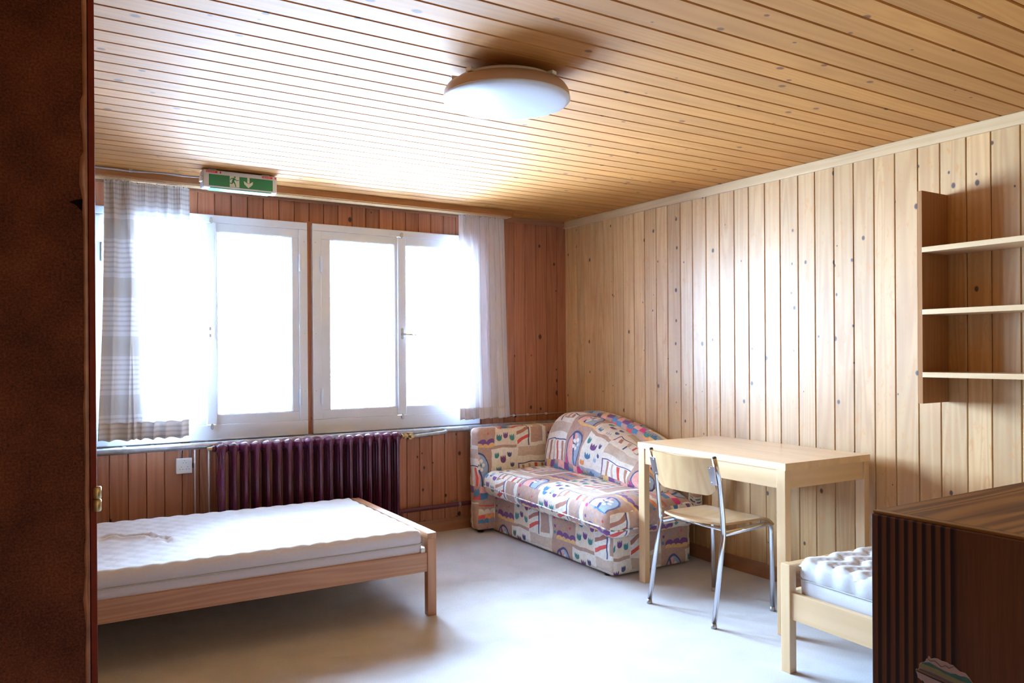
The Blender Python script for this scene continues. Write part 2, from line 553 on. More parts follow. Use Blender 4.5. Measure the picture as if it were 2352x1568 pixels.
# upholstery: patchwork print painted into a repeating swatch
def swatch():
    S = 768
    yy, xx = np.mgrid[0:S, 0:S] / S
    base = np.array([0.53, 0.345, 0.28])
    img = np.ones((S, S, 3)) * base
    cream = (0.84, 0.74, 0.62)
    white = (0.88, 0.85, 0.80)
    red, orange, teal, navy = (0.78, 0.10, 0.09), (0.88, 0.33, 0.12), (0.06, 0.30, 0.32), (0.07, 0.10, 0.30)
    blue, violet, magenta, slate = (0.08, 0.25, 0.50), (0.20, 0.08, 0.30), (0.74, 0.05, 0.25), (0.36, 0.36, 0.45)
    brown, pink, ochre = (0.50, 0.23, 0.17), (0.90, 0.45, 0.42), (0.80, 0.52, 0.22)
    sky = (0.38, 0.50, 0.68)

    def put(mask, c):
        img[mask] = c

    def rect(x0, y0, x1, y1, c):
        put((xx >= x0) & (xx < x1) & (yy >= y0) & (yy < y1), c)

    def disc(x, y, r, c):
        put((xx - x) ** 2 + (yy - y) ** 2 < r * r, c)

    def tulip(x, y, s, c):
        u, v = (xx - x) / s, (yy - y) / s
        body = (u ** 2 + (v + 0.1) ** 2 < 0.8) & (v < 0.35)
        petals = (v >= 0.0) & (v < 1.0 - 1.4 * np.abs(((u * 1.5 + 0.5) % 1.0) - 0.5)) & (np.abs(u) < 0.88)
        put(body | petals, c)

    def scallop(x0, x1, y, h, n, c):
        t = ((xx - x0) / (x1 - x0) * n) % 1.0
        top = y + h * (0.45 + 0.55 * np.sqrt(np.clip(1 - (2 * t - 1) ** 2, 0, 1)))
        put((xx >= x0) & (xx < x1) & (yy >= y) & (yy < top), c)

    def zig(x0, x1, y, h, n, c):
        t = ((xx - x0) / (x1 - x0) * n) % 1.0
        put((xx >= x0) & (xx < x1) & (yy < y) & (yy > y - h * (0.35 + 0.65 * (1 - np.abs(2 * t - 1)))), c)
    # block A: scallops
    rect(0.0, 0.52, 0.34, 0.97, base)
    rect(0.05, 0.925, 0.34, 0.94, red)
    scallop(0.05, 0.34, 0.84, 0.06, 4, cream)
    scallop(0.05, 0.34, 0.79, 0.055, 4, orange)
    scallop(0.05, 0.2, 0.79, 0.05, 2, red)
    scallop(0.05, 0.34, 0.745, 0.055, 4, slate)
    scallop(0.12, 0.26, 0.745, 0.05, 2, blue)
    scallop(0.05, 0.34, 0.70, 0.05, 4, base)
    scallop(0.05, 0.34, 0.57, 0.06, 3, violet)
    scallop(0.05, 0.34, 0.545, 0.04, 4, ochre)
    for x, y, r, c in ((0.022, 0.90, 0.017, teal), (0.03, 0.82, 0.014, teal), (0.018, 0.74, 0.016, magenta), (0.028, 0.66, 0.014, violet),
                       (0.02, 0.6, 0.017, blue), (0.10, 0.68, 0.012, slate), (0.25, 0.69, 0.012, red), (0.17, 0.66, 0.01, orange)):
        disc(x, y, r, c)
    # block B: tulips on cream
    rect(0.34, 0.55, 0.60, 0.97, cream)
    k = 0
    cols = [teal, slate, violet, blue, violet, teal, slate, navy, teal]
    for j in range(3):
        for i in range(3):
            tulip(0.39 + i * 0.08 + (0.02 if j % 2 else 0), 0.63 + j * 0.125 + (i % 2) * 0.03, 0.034, cols[(k * 4) % 9])
            k += 1
    # block C: striped frame
    rect(0.60, 0.52, 0.99, 0.97, white)
    for i in range(5):
        y = 0.55 + i * 0.09
        put((xx > 0.61) & (xx < 0.76) & (yy > y + (xx - 0.61) * 0.45) & (yy < y + 0.038 + (xx - 0.61) * 0.45), [red, brown, brown, orange, brown][i])
    rect(0.76, 0.53, 0.775, 0.97, navy)
    rect(0.80, 0.56, 0.93, 0.95, base)
    rect(0.93, 0.56, 0.942, 0.95, slate)
    # lower half, block D: medallion
    rect(0.0, 0.0, 0.30, 0.52, base)
    d = ((xx - 0.15) / 0.12) ** 2 + ((yy - 0.29) / 0.2) ** 2
    put(d < 1, navy)
    put(d < 0.8, sky)
    put((d < 0.75) & (xx < 0.15), pink)
    put((np.abs((xx - 0.15) + (yy - 0.29) * 0.3) < 0.012) & (d < 1), navy)
    for a in range(5):
        disc(0.16 + 0.035 * math.cos(a * 1.257), 0.36 + 0.045 * math.sin(a * 1.257), 0.02, white)
    disc(0.16, 0.36, 0.012, teal)
    put((xx > 0.02) & (xx < 0.1) & (yy > 0.06) & (yy < 0.06 + (0.1 - xx) * 2.2), magenta)
    # block E: loose tulips on white
    rect(0.30, 0.14, 0.60, 0.52, white)
    for x, y, s, c in ((0.36, 0.45, 0.032, teal), (0.44, 0.40, 0.036, violet), (0.52, 0.44, 0.028, navy), (0.39, 0.29, 0.036, blue), (0.50, 0.27, 0.03, sky), (0.55, 0.34, 0.026, navy), (0.34, 0.2, 0.03, orange)):
        tulip(x, y, s, c)
    # block F: beige panel, white band, fence
    rect(0.60, 0.14, 0.99, 0.52, white)
    rect(0.62, 0.42, 0.99, 0.52, (0.66, 0.54, 0.46))
    rect(0.62, 0.34, 0.99, 0.352, navy)
    rect(0.62, 0.14, 0.634, 0.35, violet)
    for i, c in enumerate((brown, (0.66, 0.45, 0.38), red, brown)):
        put((yy > 0.14) & (yy < 0.33) & (xx > 0.67 + i * 0.085 + (0.33 - yy) * 0.15) & (xx < 0.70 + i * 0.085 + (0.33 - yy) * 0.15), c)
    # bottom strip: checks
    cc = [magenta, blue, orange, violet, pink, red, sky, ochre, teal]
    for i in range(12):
        for j in range(2):
            rect(i / 12, j * 0.07, i / 12 + 0.083, j * 0.07 + 0.07, (cc[(i * 5 + j * 3) % 9] if (i * 7 + j * 2) % 3 else base))
    for i in range(4):
        tulip(0.12 + i * 0.25, 0.07, 0.045, [blue, teal, navy, blue][i])
    zig(0.3, 0.62, 0.155, 0.05, 6, sky)
    # weave: slight unevenness of the print
    rng = np.random.default_rng(3)
    low = rng.random((48, 48))
    low = np.kron(low, np.ones((16, 16)))
    img *= (0.90 + 0.14 * low)[..., None]
    img = np.clip(img * 0.97 + 0.02, 0, 1)
    px = np.ones((S, S, 4), np.float32)
    px[..., :3] = img
    im = bpy.data.images.new('upholstery_swatch', S, S, float_buffer=True)
    im.colorspace_settings.name = 'Non-Color'
    im.pixels.foreach_set(px.ravel())
    im.pack()
    return im


def upholstery():
    m, t = newmat('printed_upholstery')
    L = t.links.new
    b = bsdf(t, 0.85, 0, 0.2)
    b.inputs['Sheen Weight'].default_value = 0.15
    uv = N(t, 'ShaderNodeUVMap')
    tx = N(t, 'ShaderNodeTexImage')
    tx.image = swatch()
    tx.extension = 'REPEAT'
    tc = N(t, 'ShaderNodeTexCoord')
    nz = N(t, 'ShaderNodeTexNoise', i_Scale=9.0, i_Detail=1.0)
    L(tc.outputs['Object'], nz.inputs['Vector'])
    sc = N(t, 'ShaderNodeVectorMath', operation='MULTIPLY_ADD')
    sc.inputs[1].default_value = (0.05, 0.05, 0)
    L(nz.outputs['Color'], sc.inputs[0])
    L(uv.outputs[0], sc.inputs[2])
    L(sc.outputs[0], tx.inputs[0])
    L(tx.outputs[0], b.inputs['Base Color'])
    n = N(t, 'ShaderNodeTexNoise', i_Scale=500.0, i_Detail=2.0)
    L(tc.outputs['Object'], n.inputs['Vector'])
    n3 = N(t, 'ShaderNodeTexNoise', i_Scale=14.0, i_Detail=2.0, i_Distortion=0.6)
    L(tc.outputs['Object'], n3.inputs['Vector'])
    bp = N(t, 'ShaderNodeBump', i_Strength=0.15, i_Distance=0.001)
    L(n.outputs['Fac'], bp.inputs['Height'])
    bp2 = N(t, 'ShaderNodeBump', i_Strength=0.35, i_Distance=0.02)
    L(n3.outputs['Fac'], bp2.inputs['Height'])
    L(bp.outputs[0], bp2.inputs['Normal'])
    L(bp2.outputs[0], b.inputs['Normal'])
    out(t, b.outputs[0])
    return m


M['sofa'] = upholstery()


# ---------------------------------------------------------------- mesh helpers
def link(name, me, mat, parent=None, smooth=False):
    o = bpy.data.objects.new(name, me)
    C.objects.link(o)
    if mat is not None:
        me.materials.append(M[mat] if isinstance(mat, str) else mat)
    if parent:
        o.parent = parent
    if smooth:
        for p in me.polygons:
            p.use_smooth = True
    return o


def from_bm(name, bm, mat, parent=None, smooth=False):
    bmesh.ops.recalc_face_normals(bm, faces=bm.faces)
    me = bpy.data.meshes.new(name)
    bm.to_mesh(me)
    bm.free()
    return link(name, me, mat, parent, smooth)


def empty(name, loc=(0, 0, 0), rz=0.0):
    o = bpy.data.objects.new(name, None)
    C.objects.link(o)
    o.location = loc
    o.rotation_euler = (0, 0, rz)
    o.empty_display_size = 0.1
    return o


def tag(o, label=None, cat=None, group=None, kind=None):
    if label: o['label'] = label
    if cat: o['category'] = cat
    if group: o['group'] = group
    if kind: o['kind'] = kind
    return o


def add_box(bm, a, b, bevel=0.0, seg=2, mat=None):
    x0, y0, z0 = a
    x1, y1, z1 = b
    vs = [bm.verts.new(v) for v in ((x0, y0, z0), (x1, y0, z0), (x1, y1, z0), (x0, y1, z0), (x0, y0, z1), (x1, y0, z1), (x1, y1, z1), (x0, y1, z1))]
    if mat is not None:
        for v in vs:
            v.co = mat @ v.co
    fs = [bm.faces.new([vs[i] for i in f]) for f in ((0, 3, 2, 1), (4, 5, 6, 7), (0, 1, 5, 4), (1, 2, 6, 5), (2, 3, 7, 6), (3, 0, 4, 7))]
    if bevel > 0:
        es = list({e for f in fs for e in f.edges})
        bmesh.ops.bevel(bm, geom=es, offset=bevel, segments=seg, affect='EDGES', profile=0.7)
    return vs


def box(name, a, b, mat, parent=None, bevel=0.0, seg=2, smooth=False):
    bm = bmesh.new()
    add_box(bm, a, b, bevel, seg)
    return from_bm(name, bm, mat, parent, smooth)


def add_tube(bm, pts, r, n=12, cap=True, closed=False):
    pts = [Vector(p) for p in pts]
    rs = r if isinstance(r, (list, tuple)) else [r] * len(pts)
    rings = []
    prev = None
    for i, p in enumerate(pts):
        if i == 0: d = pts[1] - p
        elif i == len(pts) - 1: d = p - pts[i - 1]
        else: d = (pts[i + 1] - p).normalized() + (p - pts[i - 1]).normalized()
        d.normalize()
        if prev is None:
            ref = Vector((0, 0, 1)) if abs(d.z) < 0.9 else Vector((1, 0, 0))
            a = d.cross(ref).normalized()
        else:
            a = (prev - d * prev.dot(d)).normalized()
        prev = a
        b = d.cross(a)
        rings.append([bm.verts.new(p + (a * math.cos(2 * PI * k / n) + b * math.sin(2 * PI * k / n)) * rs[i]) for k in range(n)])
    for i in range(len(rings) - 1):
        for k in range(n):
            bm.faces.new((rings[i][k], rings[i][(k + 1) % n], rings[i + 1][(k + 1) % n], rings[i + 1][k]))
    if cap:
        bm.faces.new(rings[0])
        bm.faces.new(rings[-1])
    return rings


def tube(name, pts, r, mat, parent=None, n=12):
    bm = bmesh.new()
    add_tube(bm, pts, r, n)
    return from_bm(name, bm, mat, parent, True)


def round_path(pts, rad, seg=5):
    pts = [Vector(p) for p in pts]
    o = [pts[0]]
    for i in range(1, len(pts) - 1):
        a, b, c = pts[i - 1], pts[i], pts[i + 1]
        da, dc = (a - b), (c - b)
        r = min(rad, da.length * 0.45, dc.length * 0.45)
        p0, p1 = b + da.normalized() * r, b + dc.normalized() * r
        for k in range(seg + 1):
            t = k / seg
            o.append(p0 * (1 - t) ** 2 + b * 2 * t * (1 - t) + p1 * t * t)
    o.append(pts[-1])
    return o


def lathe(name, prof, mat, parent, center, n=64):
    bm = bmesh.new()
    rings = []
    for r, z in prof:
        if r < 1e-5:
            rings.append([bm.verts.new((center[0], center[1], z))])
        else:
            rings.append([bm.verts.new((center[0] + r * math.cos(2 * PI * k / n), center[1] + r * math.sin(2 * PI * k / n), z)) for k in range(n)])
    for a, b in zip(rings, rings[1:]):
        for k in range(n):
            k2 = (k + 1) % n
            if len(a) == 1: bm.faces.new((a[0], b[k2], b[k]))
            elif len(b) == 1: bm.faces.new((a[k], a[k2], b[0]))
            else: bm.faces.new((a[k], a[k2], b[k2], b[k]))
    return from_bm(name, bm, mat, parent, True)


def autosmooth(o, ang=40):
    me = o.data
    for p in me.polygons:
        p.use_smooth = True
    bm = bmesh.new()
    bm.from_mesh(me)
    for e in bm.edges:
        if len(e.link_faces) == 2 and e.calc_face_angle(0) > math.radians(ang):
            e.smooth = False
    bm.to_mesh(me)
    bm.free()
    return o


def prism(bm, outline, axis, a, b):
    """extrude a 2-D outline along an axis from a to b"""
    def P(u, v, w_):
        return {0: (w_, u, v), 1: (u, w_, v), 2: (u, v, w_)}[axis]
    A = [bm.verts.new(P(u, v, a)) for u, v in outline]
    B = [bm.verts.new(P(u, v, b)) for u, v in outline]
    bm.faces.new(A)
    bm.faces.new(B[::-1])
    n = len(outline)
    for i in range(n):
        bm.faces.new((A[i], A[(i + 1) % n], B[(i + 1) % n], B[i]))
    return A + B


def set_rnd(o, vals):
    at = o.data.attributes.new('rnd', 'FLOAT', 'POINT')
    at.data.foreach_set('value', vals)


def planks(name, items, mat, parent=None, ch=0.0035, gp=0.0012):
    """items: (axis_along, start, end, c0, c1, face, back, nsign, normal_axis) -> one mesh of tongue-and-groove boards"""
    bm = bmesh.new()
    vals = []
    for along, s, e, c0, c1, face, back, norm in items:
        sg = 1 if back > face else -1
        prof = [(c0 + gp, back), (c0 + gp, face + sg * ch), (c0 + gp + ch * 0.8, face), (c1 - gp - ch * 0.8, face), (c1 - gp, face + sg * ch), (c1 - gp, back)]
        A, B = [], []
        for c, f in prof:
            for lst, w_ in ((A, s), (B, e)):
                co = [0, 0, 0]
                co[along] = w_
                co[norm] = f
                co[3 - along - norm] = c
                lst.append(bm.verts.new(co))
        n = len(prof)
        bm.faces.new(A)
        bm.faces.new(B[::-1])
        for i in range(n):
            bm.faces.new((A[i], A[(i + 1) % n], B[(i + 1) % n], B[i]))
        r = random.random()
        vals += [r] * (2 * n)
    o = from_bm(name, bm, mat, parent)
    set_rnd(o, vals)
    return o


# ---------------------------------------------------------------- room shell
# floor: carpet, rising a little towards the window wall
bm = bmesh.new()
ys = [YB - 0.15, 0.8, 2.0, 3.35, 3.7, 4.1, 4.5, D + 0.12]
rows = []
for y in ys:
    z = floor_z(y)
    rows.append([bm.verts.new((x, y, z)) for x in (XL - 0.12, 0.8, 2.2, W + 0.12)])
for a, b in zip(rows, rows[1:]):
    for i in range(3):
        bm.faces.new((a[i], a[i + 1], b[i + 1], b[i]))
ret = bmesh.ops.extrude_face_region(bm, geom=list(bm.faces))
for v in [g for g in ret['geom'] if isinstance(g, bmesh.types.BMVert)]:
    v.co.z = -0.12
tag(from_bm('floor', bm, 'carpet'), kind='structure')

# ceiling boards run parallel to the window wall
items = []
y, k = YB, 0
y = 2.452 - 0.0955 * 34
while y < D + 0.02:
    wd = 0.0955 + (0.005 if k % 2 else -0.005)
    if y + wd > YB - 0.02:
        items.append((0, XL - 0.02, W + 0.02, max(y, YB - 0.02), min(y + wd, D + 0.03), H, H + 0.018, 2))
    y += wd
    k += 1
ceil = planks('ceiling', items, 'ceil_x', None, 0.0045, 0.0017)
box('ceiling_backing', (XL - 0.1, YB - 0.1, H + 0.018), (W + 0.1, D + 0.15, H + 0.10), 'skirt_x', ceil)
tag(ceil, kind='structure')

# right wall boards
gl = [4.766, 4.649, 4.549, 4.437, 4.333, 4.225, 4.119, 4.009, 3.905, 3.794, 3.69, 3.577, 3.473, 3.362, 3.257, 3.145, 3.04, 2.927, 2.824, 2.709, 2.606, 2.495, 2.385, 2.275, 2.169, 2.058, 1.956, 1.841, 1.739, 1.623]
while gl[-1] > YB - 0.1:
    gl.append(gl[-1] - (0.105 if len(gl) % 2 else 0.111))
gl = [D + 0.01] + gl
items = [(2, -0.05, H + 0.01, b, a, W, W + 0.018, 0) for a, b in zip(gl, gl[1:])]
wr = planks('wall_right', items, 'panel_z')
box('wall_backing', (W + 0.018, YB - 0.1, -0.1), (W + 0.12, D + 0.15, H + 0.1), 'skirt_y', wr)
tag(wr, kind='structure')

# window wall boards
items = []
x = 1.5415 - 0.0925 * 23
xs = []
while x < W + 0.02:
    xs.append(x)
    x += 0.0925 if x < 2.3 else 0.0945
xs.append(x)
OP = ((0.38, 1.49), (1.575, 2.69))
for a, b in zip(xs, xs[1:]):
    if b < XL: continue
    a2, b2 = a, min(b, W + 0.01)
    inside = any(o0 < b2 - 0.004 and a2 + 0.004 < o1 for o0, o1 in OP)
    if inside:
        items.append((2, -0.05, 0.80, a2, b2, D, D + 0.016, 1))
        items.append((2, 2.015, H + 0.01, a2, b2, D, D + 0.016, 1))
    else:
        items.append((2, -0.05, H + 0.01, a2, b2, D, D + 0.016, 1))
items.append((2, 0.70, 2.06, 1.500, 1.575, D - 0.006, D + 0.016, 1))
items.append((2, 0.70, 2.06, 2.69, 2.735, D - 0.002, D + 0.016, 1))
ww = planks('wall_window', items, 'panel_win_shaded')
bm = bmesh.new()
for a, b in (((XL - 0.1, D + 0.016, -0.1), (0.38, 4.95, H + 0.1)), ((0.38, D + 0.016, -0.1), (2.69, 4.95, 0.80)), ((0.38, D + 0.016, 2.015), (2.69, 4.95, H + 0.1)),
             ((1.49, D + 0.016, 0.8), (1.575, 4.95, 2.015)), ((2.69, D + 0.016, -0.1), (W + 0.1, 4.95, H + 0.1))):
    add_box(bm, a, b)
from_bm('wall_core', bm, 'skirt_x', ww)
tag(ww, kind='structure')

# left and back walls (behind the wardrobe and the camera)
items = [(2, -0.05, H + 0.01, YB + i * 0.107, YB + (i + 1) * 0.107, XL, XL - 0.018, 0) for i in range(52)]
wl = planks('wall_left', items, 'panel_z')
box('wall_backing', (XL - 0.12, YB - 0.1, -0.1), (XL - 0.018, D + 0.15, H + 0.1), 'skirt_y', wl)
tag(wl, kind='structure')
items = [(2, -0.05, H + 0.01, XL + i * 0.107, XL + (i + 1) * 0.107, YB, YB - 0.018, 1) for i in range(39)]
wb = planks('wall_back', items, 'panel_z')
box('wall_backing', (XL - 0.1, YB - 0.12, -0.1), (W + 0.1, YB - 0.018, H + 0.1), 'skirt_x', wb)
tag(wb, kind='structure')

# skirting and cornices
bm = bmesh.new()
for y0, y1 in ((YB, 3.35), (3.35, D)):
    vs = add_box(bm, (W - 0.014, y0, floor_z(y0) - 0.01), (W, y1, floor_z(y0) + 0.078))
    for v in vs:
        if v.co.y > y0 + 0.1:
            v.co.z += floor_z(y1) - floor_z(y0)
tag(from_bm('baseboard_right', bm, 'skirt_y'), kind='structure')
tag(box('baseboard_window', (XL, D - 0.014, 0.02), (W - 0.014, D, 0.125), 'skirt_x', bevel=0.003), kind='structure')
tag(box('trim_1', (W - 0.018, YB, 2.166), (W, D - 0.0, 2.2165), 'cornice_y', bevel=0.003), kind='structure')
tag(box('trim_2', (XL, D - 0.016, 2.176), (W - 0.018, D, 2.2165), 'skirt_x', bevel=0.003), kind='structure')


# ---------------------------------------------------------------- windows
def rframe(bm, x0, x1, z0, z1, w_, y0, y1, bev=0.004, wz=None):
    """rectangular frame ring with chamfered inner lip"""
    wz = wz or w_
    for a, b in (((x0, y0, z0), (x1, y1, z0 + wz)), ((x0, y0, z1 - wz), (x1, y1, z1)), ((x0, y0, z0 + wz), (x0 + w_, y1, z1 - wz)), ((x1 - w_, y0, z0 + wz), (x1, y1, z1 - wz))):
        add_box(bm, a, b, bev)


def window(idx, fx0, fx1, s0, g0, g1, p0, p1, g2, g3, s1, handle):
    root = empty('window_%d' % idx, (0, 0, 0))
    tag(root, kind='structure')
    bm = bmesh.new()
    zt, zb = Z1W, Z0W
    for a, b in (((fx0, D - 0.036, zt - 0.043), (fx1, D, zt)), ((fx0, D - 0.036, zb), (fx1, D, zb + 0.088)),
                 ((fx0, D - 0.036, zb + 0.088), (s0, D, zt - 0.043)), ((s1, D - 0.036, zb + 0.088), (fx1, D, zt - 0.043))):
        add_box(bm, a, b, 0.005)
    from_bm('window_frame', bm, 'white_paint', root)
    # lining of the opening through the wall
    bm = bmesh.new()
    for a, b in (((s0 - 0.025, D, 0.80), (s0 + 0.004, 4.95, 2.015)), ((s1 - 0.004, D, 0.80), (s1 + 0.025, 4.95, 2.015)),
                 ((s0, D, 0.80), (s1, 4.95, 0.84)), ((s0, D, 2.0), (s1, 4.95, 2.015))):
        add_box(bm, a, b)
    from_bm('window_lining', bm, 'white_paint', root)
    z0, z1 = 0.843, 2.004
    for k, (a, b, ga, gb) in enumerate(((s0, p0 + 0.004, g0, g1), (p1 - 0.006, s1, g2, g3))):
        bm = bmesh.new()
        ya, yb = D - 0.030, D + 0.010
        gz0, gz1 = 0.899, 1.953
        add_box(bm, (a, ya, z0), (b, yb, gz0), 0.004)
        add_box(bm, (a, ya, gz1), (b, yb, z1), 0.004)
        add_box(bm, (a, ya, gz0), (ga, yb, gz1), 0.004)
        add_box(bm, (gb, ya, gz0), (b, yb, gz1), 0.004)
        # slim inner bead around the pane
        rframe(bm, ga - 0.004, gb + 0.004, gz0 - 0.004, gz1 + 0.004, 0.008, D - 0.024, D + 0.012, 0.002)
        sash = from_bm('sash', bm, 'white_paint', root)
        box('glass_pane', (ga, D - 0.008, gz0), (gb, D - 0.004, gz1), 'glass', sash)
        # outer winter sash with two glazing bars
        bm = bmesh.new()
        rframe(bm, a + 0.012, b - 0.012, z0 + 0.012, z1 - 0.012, 0.036, D + 0.10, D + 0.13, 0.003)
        for zz in (gz0 + (gz1 - gz0) / 3, gz0 + (gz1 - gz0) * 2 / 3):
            add_box(bm, (ga - 0.01, D + 0.107, zz - 0.007), (gb + 0.01, D + 0.123, zz + 0.007), 0.002)
        osash = from_bm('outer_sash', bm, 'white_paint', root)
        box('glass_pane', (ga - 0.01, D + 0.112, gz0 - 0.005), (gb + 0.01, D + 0.116, gz1 + 0.005), 'glass', osash)
    # meeting post with espagnolette rod
    bm = bmesh.new()
    add_box(bm, (p0, D - 0.044, z0 + 0.002), (p1, D - 0.02, z1 - 0.002), 0.008, 3)
    from_bm('meeting_post', bm, 'white_paint', root)
    pc = (p0 + p1) / 2
    for zz, nm in ((z0 - 0.008, 'catch'), (z1 + 0.010, 'catch')):
        bm = bmesh.new()
        add_box(bm, (pc - 0.008, D - 0.052, zz - 0.014), (pc + 0.008, D - 0.034, zz + 0.014), 0.003)
        add_tube(bm, [(pc, D - 0.048, zz - 0.018), (pc, D - 0.048, zz + 0.018)], 0.0045, 10)
        tag(autosmooth(from_bm(nm, bm, 'steel', root)), 'steel catch')
    # hinges
    for xx in (s0 - 0.004, s1 + 0.004):
        for zz in (0.985, 1.80):
            bm = bmesh.new()
            add_tube(bm, [(xx, D - 0.042, zz - 0.052), (xx, D - 0.042, zz - 0.045), (xx, D - 0.042, zz + 0.045), (xx, D - 0.042, zz + 0.052)], [0.005, 0.0075, 0.0075, 0.005], 12)
            from_bm('hinge', bm, 'white_paint', root, True)
    # fastening screws along the casing
    for xx in (fx0 + 0.02, fx1 - 0.02):
        for zz in (1.02, 1.37, 1.93):
            tube('screw', [(xx, D - 0.037, zz), (xx, D - 0.035, zz)], 0.003, 'steel', root, 8)
    if handle:
        bm = bmesh.new()
        add_tube(bm, [(pc, D - 0.044, 1.374 - 0.028), (pc, D - 0.047, 1.374 - 0.028)], 0.009, 14)
        add_tube(bm, [(pc, D - 0.044, 1.374 + 0.028), (pc, D - 0.047, 1.374 + 0.028)], 0.009, 14)
        add_box(bm, (pc - 0.009, D - 0.048, 1.374 - 0.03), (pc + 0.009, D - 0.044, 1.374 + 0.03), 0.002)
        e = autosmooth(from_bm('handle_plate', bm, 'steel', root))
        tube('handle', [(pc, D - 0.046, 1.37), (pc, D - 0.075, 1.37), (pc + 0.012, D - 0.082, 1.369), (pc + 0.085, D - 0.082, 1.366)], [0.008, 0.008, 0.008, 0.004], 'chrome', root)
    else:
        bm = bmesh.new()
        add_box(bm, (pc - 0.016, D - 0.047, 1.374 - 0.04), (pc + 0.000, D - 0.043, 1.374 + 0.04), 0.002)
        add_box(bm, (pc + 0.004, D - 0.056, 1.374 - 0.042), (pc + 0.018, D - 0.043, 1.374 + 0.042), 0.003)
        from_bm('latch_plate', bm, 'white_plastic', root)
        for s in (-1, 1):
            box('latch_slot', (pc - 0.013, D - 0.049, 1.374 + s * 0.02 - 0.009), (pc - 0.003, D - 0.0465, 1.374 + s * 0.02 + 0.009), 'steel', root, 0.002)
    return root


window(1, 0.345, 1.518, 0.405, 0.463, 0.907, 0.928, 0.984, 0.990, 1.424, 1.466, False)
window(2, 1.549, 2.725, 1.607, 1.662, 2.095, 2.112, 2.170, 2.175, 2.615, 2.668, True)

# pelmet board carrying the curtain track
pel = empty('curtain_pelmet', (0.1, 4.57, 2.16))
tag(pel, 'long brown wooden curtain board fixed under the ceiling above the windows', 'curtain board')


def local(o):     # children built in world coordinates keep their place under a moved parent
    for c in o.children:
        c.matrix_parent_inverse = Matrix.Translation(-Vector(o.location))
    return o


box('front_board', (XL + 0.02, 4.57, 2.178), (2.90, 4.588, 2.2165), 'pelmet_x', pel, 0.002)
box('track', (XL + 0.02, 4.588, 2.172), (2.895, 4.662, 2.186), 'cornice_y', pel, 0.002)
local(pel)


# ---------------------------------------------------------------- curtains
def curtain(name, x0t, x1t, x0b, x1b, ztop, zbot, y, folds, amp, mat, seed, hem, hem_fold):
    rng = random.Random(seed)
    nx, nz = 260, 90
    ph = [rng.uniform(0, 6.28) for _ in range(5)]
    verts, vals, faces = [], [], []
    for j in range(nz + 1):
        v = j / nz
        a, b = x0t + (x0b - x0t) * v, x1t + (x1b - x1t) * v
        sway = 0.012 * math.sin(v * 3.0 + ph[0])
        for i in range(nx + 1):
            u = i / nx
            uu = u + 0.022 * math.sin(u * 9 + ph[1] + v * 0.7)
            f = math.sin(uu * folds * 2 * PI + ph[2]) * (1 - 0.35 * v) + 0.45 * math.sin(uu * folds * 0.53 * 2 * PI + ph[3] + v * 0.9) * (0.3 + v)
            pinch = 0.25 * math.sin(u * folds * 5.1 * 2 * PI + ph[4]) * max(0, 1 - v * 9)
            yy = y - amp * (f + pinch) * (0.55 + 0.45 * min(1, v * 3))
            xx = a + (b - a) * u + sway * v + 0.35 * amp * math.cos(uu * folds * 2 * PI + ph[2]) * (0.4 + 0.6 * v)
            zz = ztop + (zbot - ztop) * v - 0.004 * math.sin(u * folds * 2 * PI * 2.5) * (1 if j == 0 else 0) + 0.004 * math.sin(uu * folds * 2 * PI) * v * v * v
            verts.append((xx, yy, zz))
            vals.append((u * 5.0) % 1.0)
    for j in range(nz):
        for i in range(nx):
            k = j * (nx + 1) + i
            faces.append((k, k + 1, k + nx + 2, k + nx + 1))
    root = empty(name, ((x0t + x1t) / 2, y, zbot))
    nh = int(nz * (1 - hem))
    for nm, fs in (('drape', [f for q, f in enumerate(faces) if q // nx < nh]), ('hem', [f for q, f in enumerate(faces) if q // nx >= nh])):
        used = sorted({i for f in fs for i in f})
        mp = {o: i for i, o in enumerate(used)}
        me = bpy.data.meshes.new(nm)
        me.from_pydata([verts[i] for i in used], [], [[mp[i] for i in f] for f in fs])
        o = link(nm, me, mat, root, True)
        set_rnd(o, [vals[i] for i in used])
        if nm == 'hem':
            sol = o.modifiers.new('double_cloth', 'SOLIDIFY')
            sol.thickness = 0.003
    if hem_fold:                      # the leading edge is folded back on itself
        k0 = int(nx * hem_fold)
        me = bpy.data.meshes.new('folded_edge')
        vv, ff = [], []
        for j in range(nz + 1):
            for i in range(k0 + 1):
                p = verts[j * (nx + 1) + i]
                sp = 0.75 + 0.45 * (j / nz)
                vv.append((verts[j * (nx + 1)][0] + 0.004 + (p[0] - verts[j * (nx + 1)][0]) * sp, p[1] + 0.012 + 0.004 * math.sin(i * 0.3), p[2] + 0.004))
        for j in range(nz):
            for i in range(k0):
                k = j * (k0 + 1) + i
                ff.append((k, k + 1, k + k0 + 2, k + k0 + 1))
        me.from_pydata(vv, [], ff)
        link('folded_edge', me, mat, root, True)
    # gathered heading tape hooks
    nhk = int(folds * 1.5)
    for i in range(nhk):
        xx = x0t + (x1t - x0t) * (i + 0.5) / nhk
        tube('hook', [(xx, y + 0.004, ztop - 0.006), (xx, y + 0.004, 2.1715)], 0.0018, 'white_plastic', root, 6)
    return local(root)


cl = curtain('curtain', 0.405, 0.822, 0.385, 0.826, 2.166, 0.795, 4.632, 6.5, 0.020, 'curtain_striped', 4, 0.06, 0.40)
tag(cl, 'translucent white curtain with woven grey stripes beside the wardrobe', 'curtain')
cr = curtain('curtain', 2.508, 2.862, 2.52, 2.905, 2.168, 0.800, 4.632, 6.0, 0.022, 'curtain_plain', 11, 0.05, None)
tag(cr, 'sheer white curtain with faint reddish pinstripes, nearer the sofa corner', 'curtain')

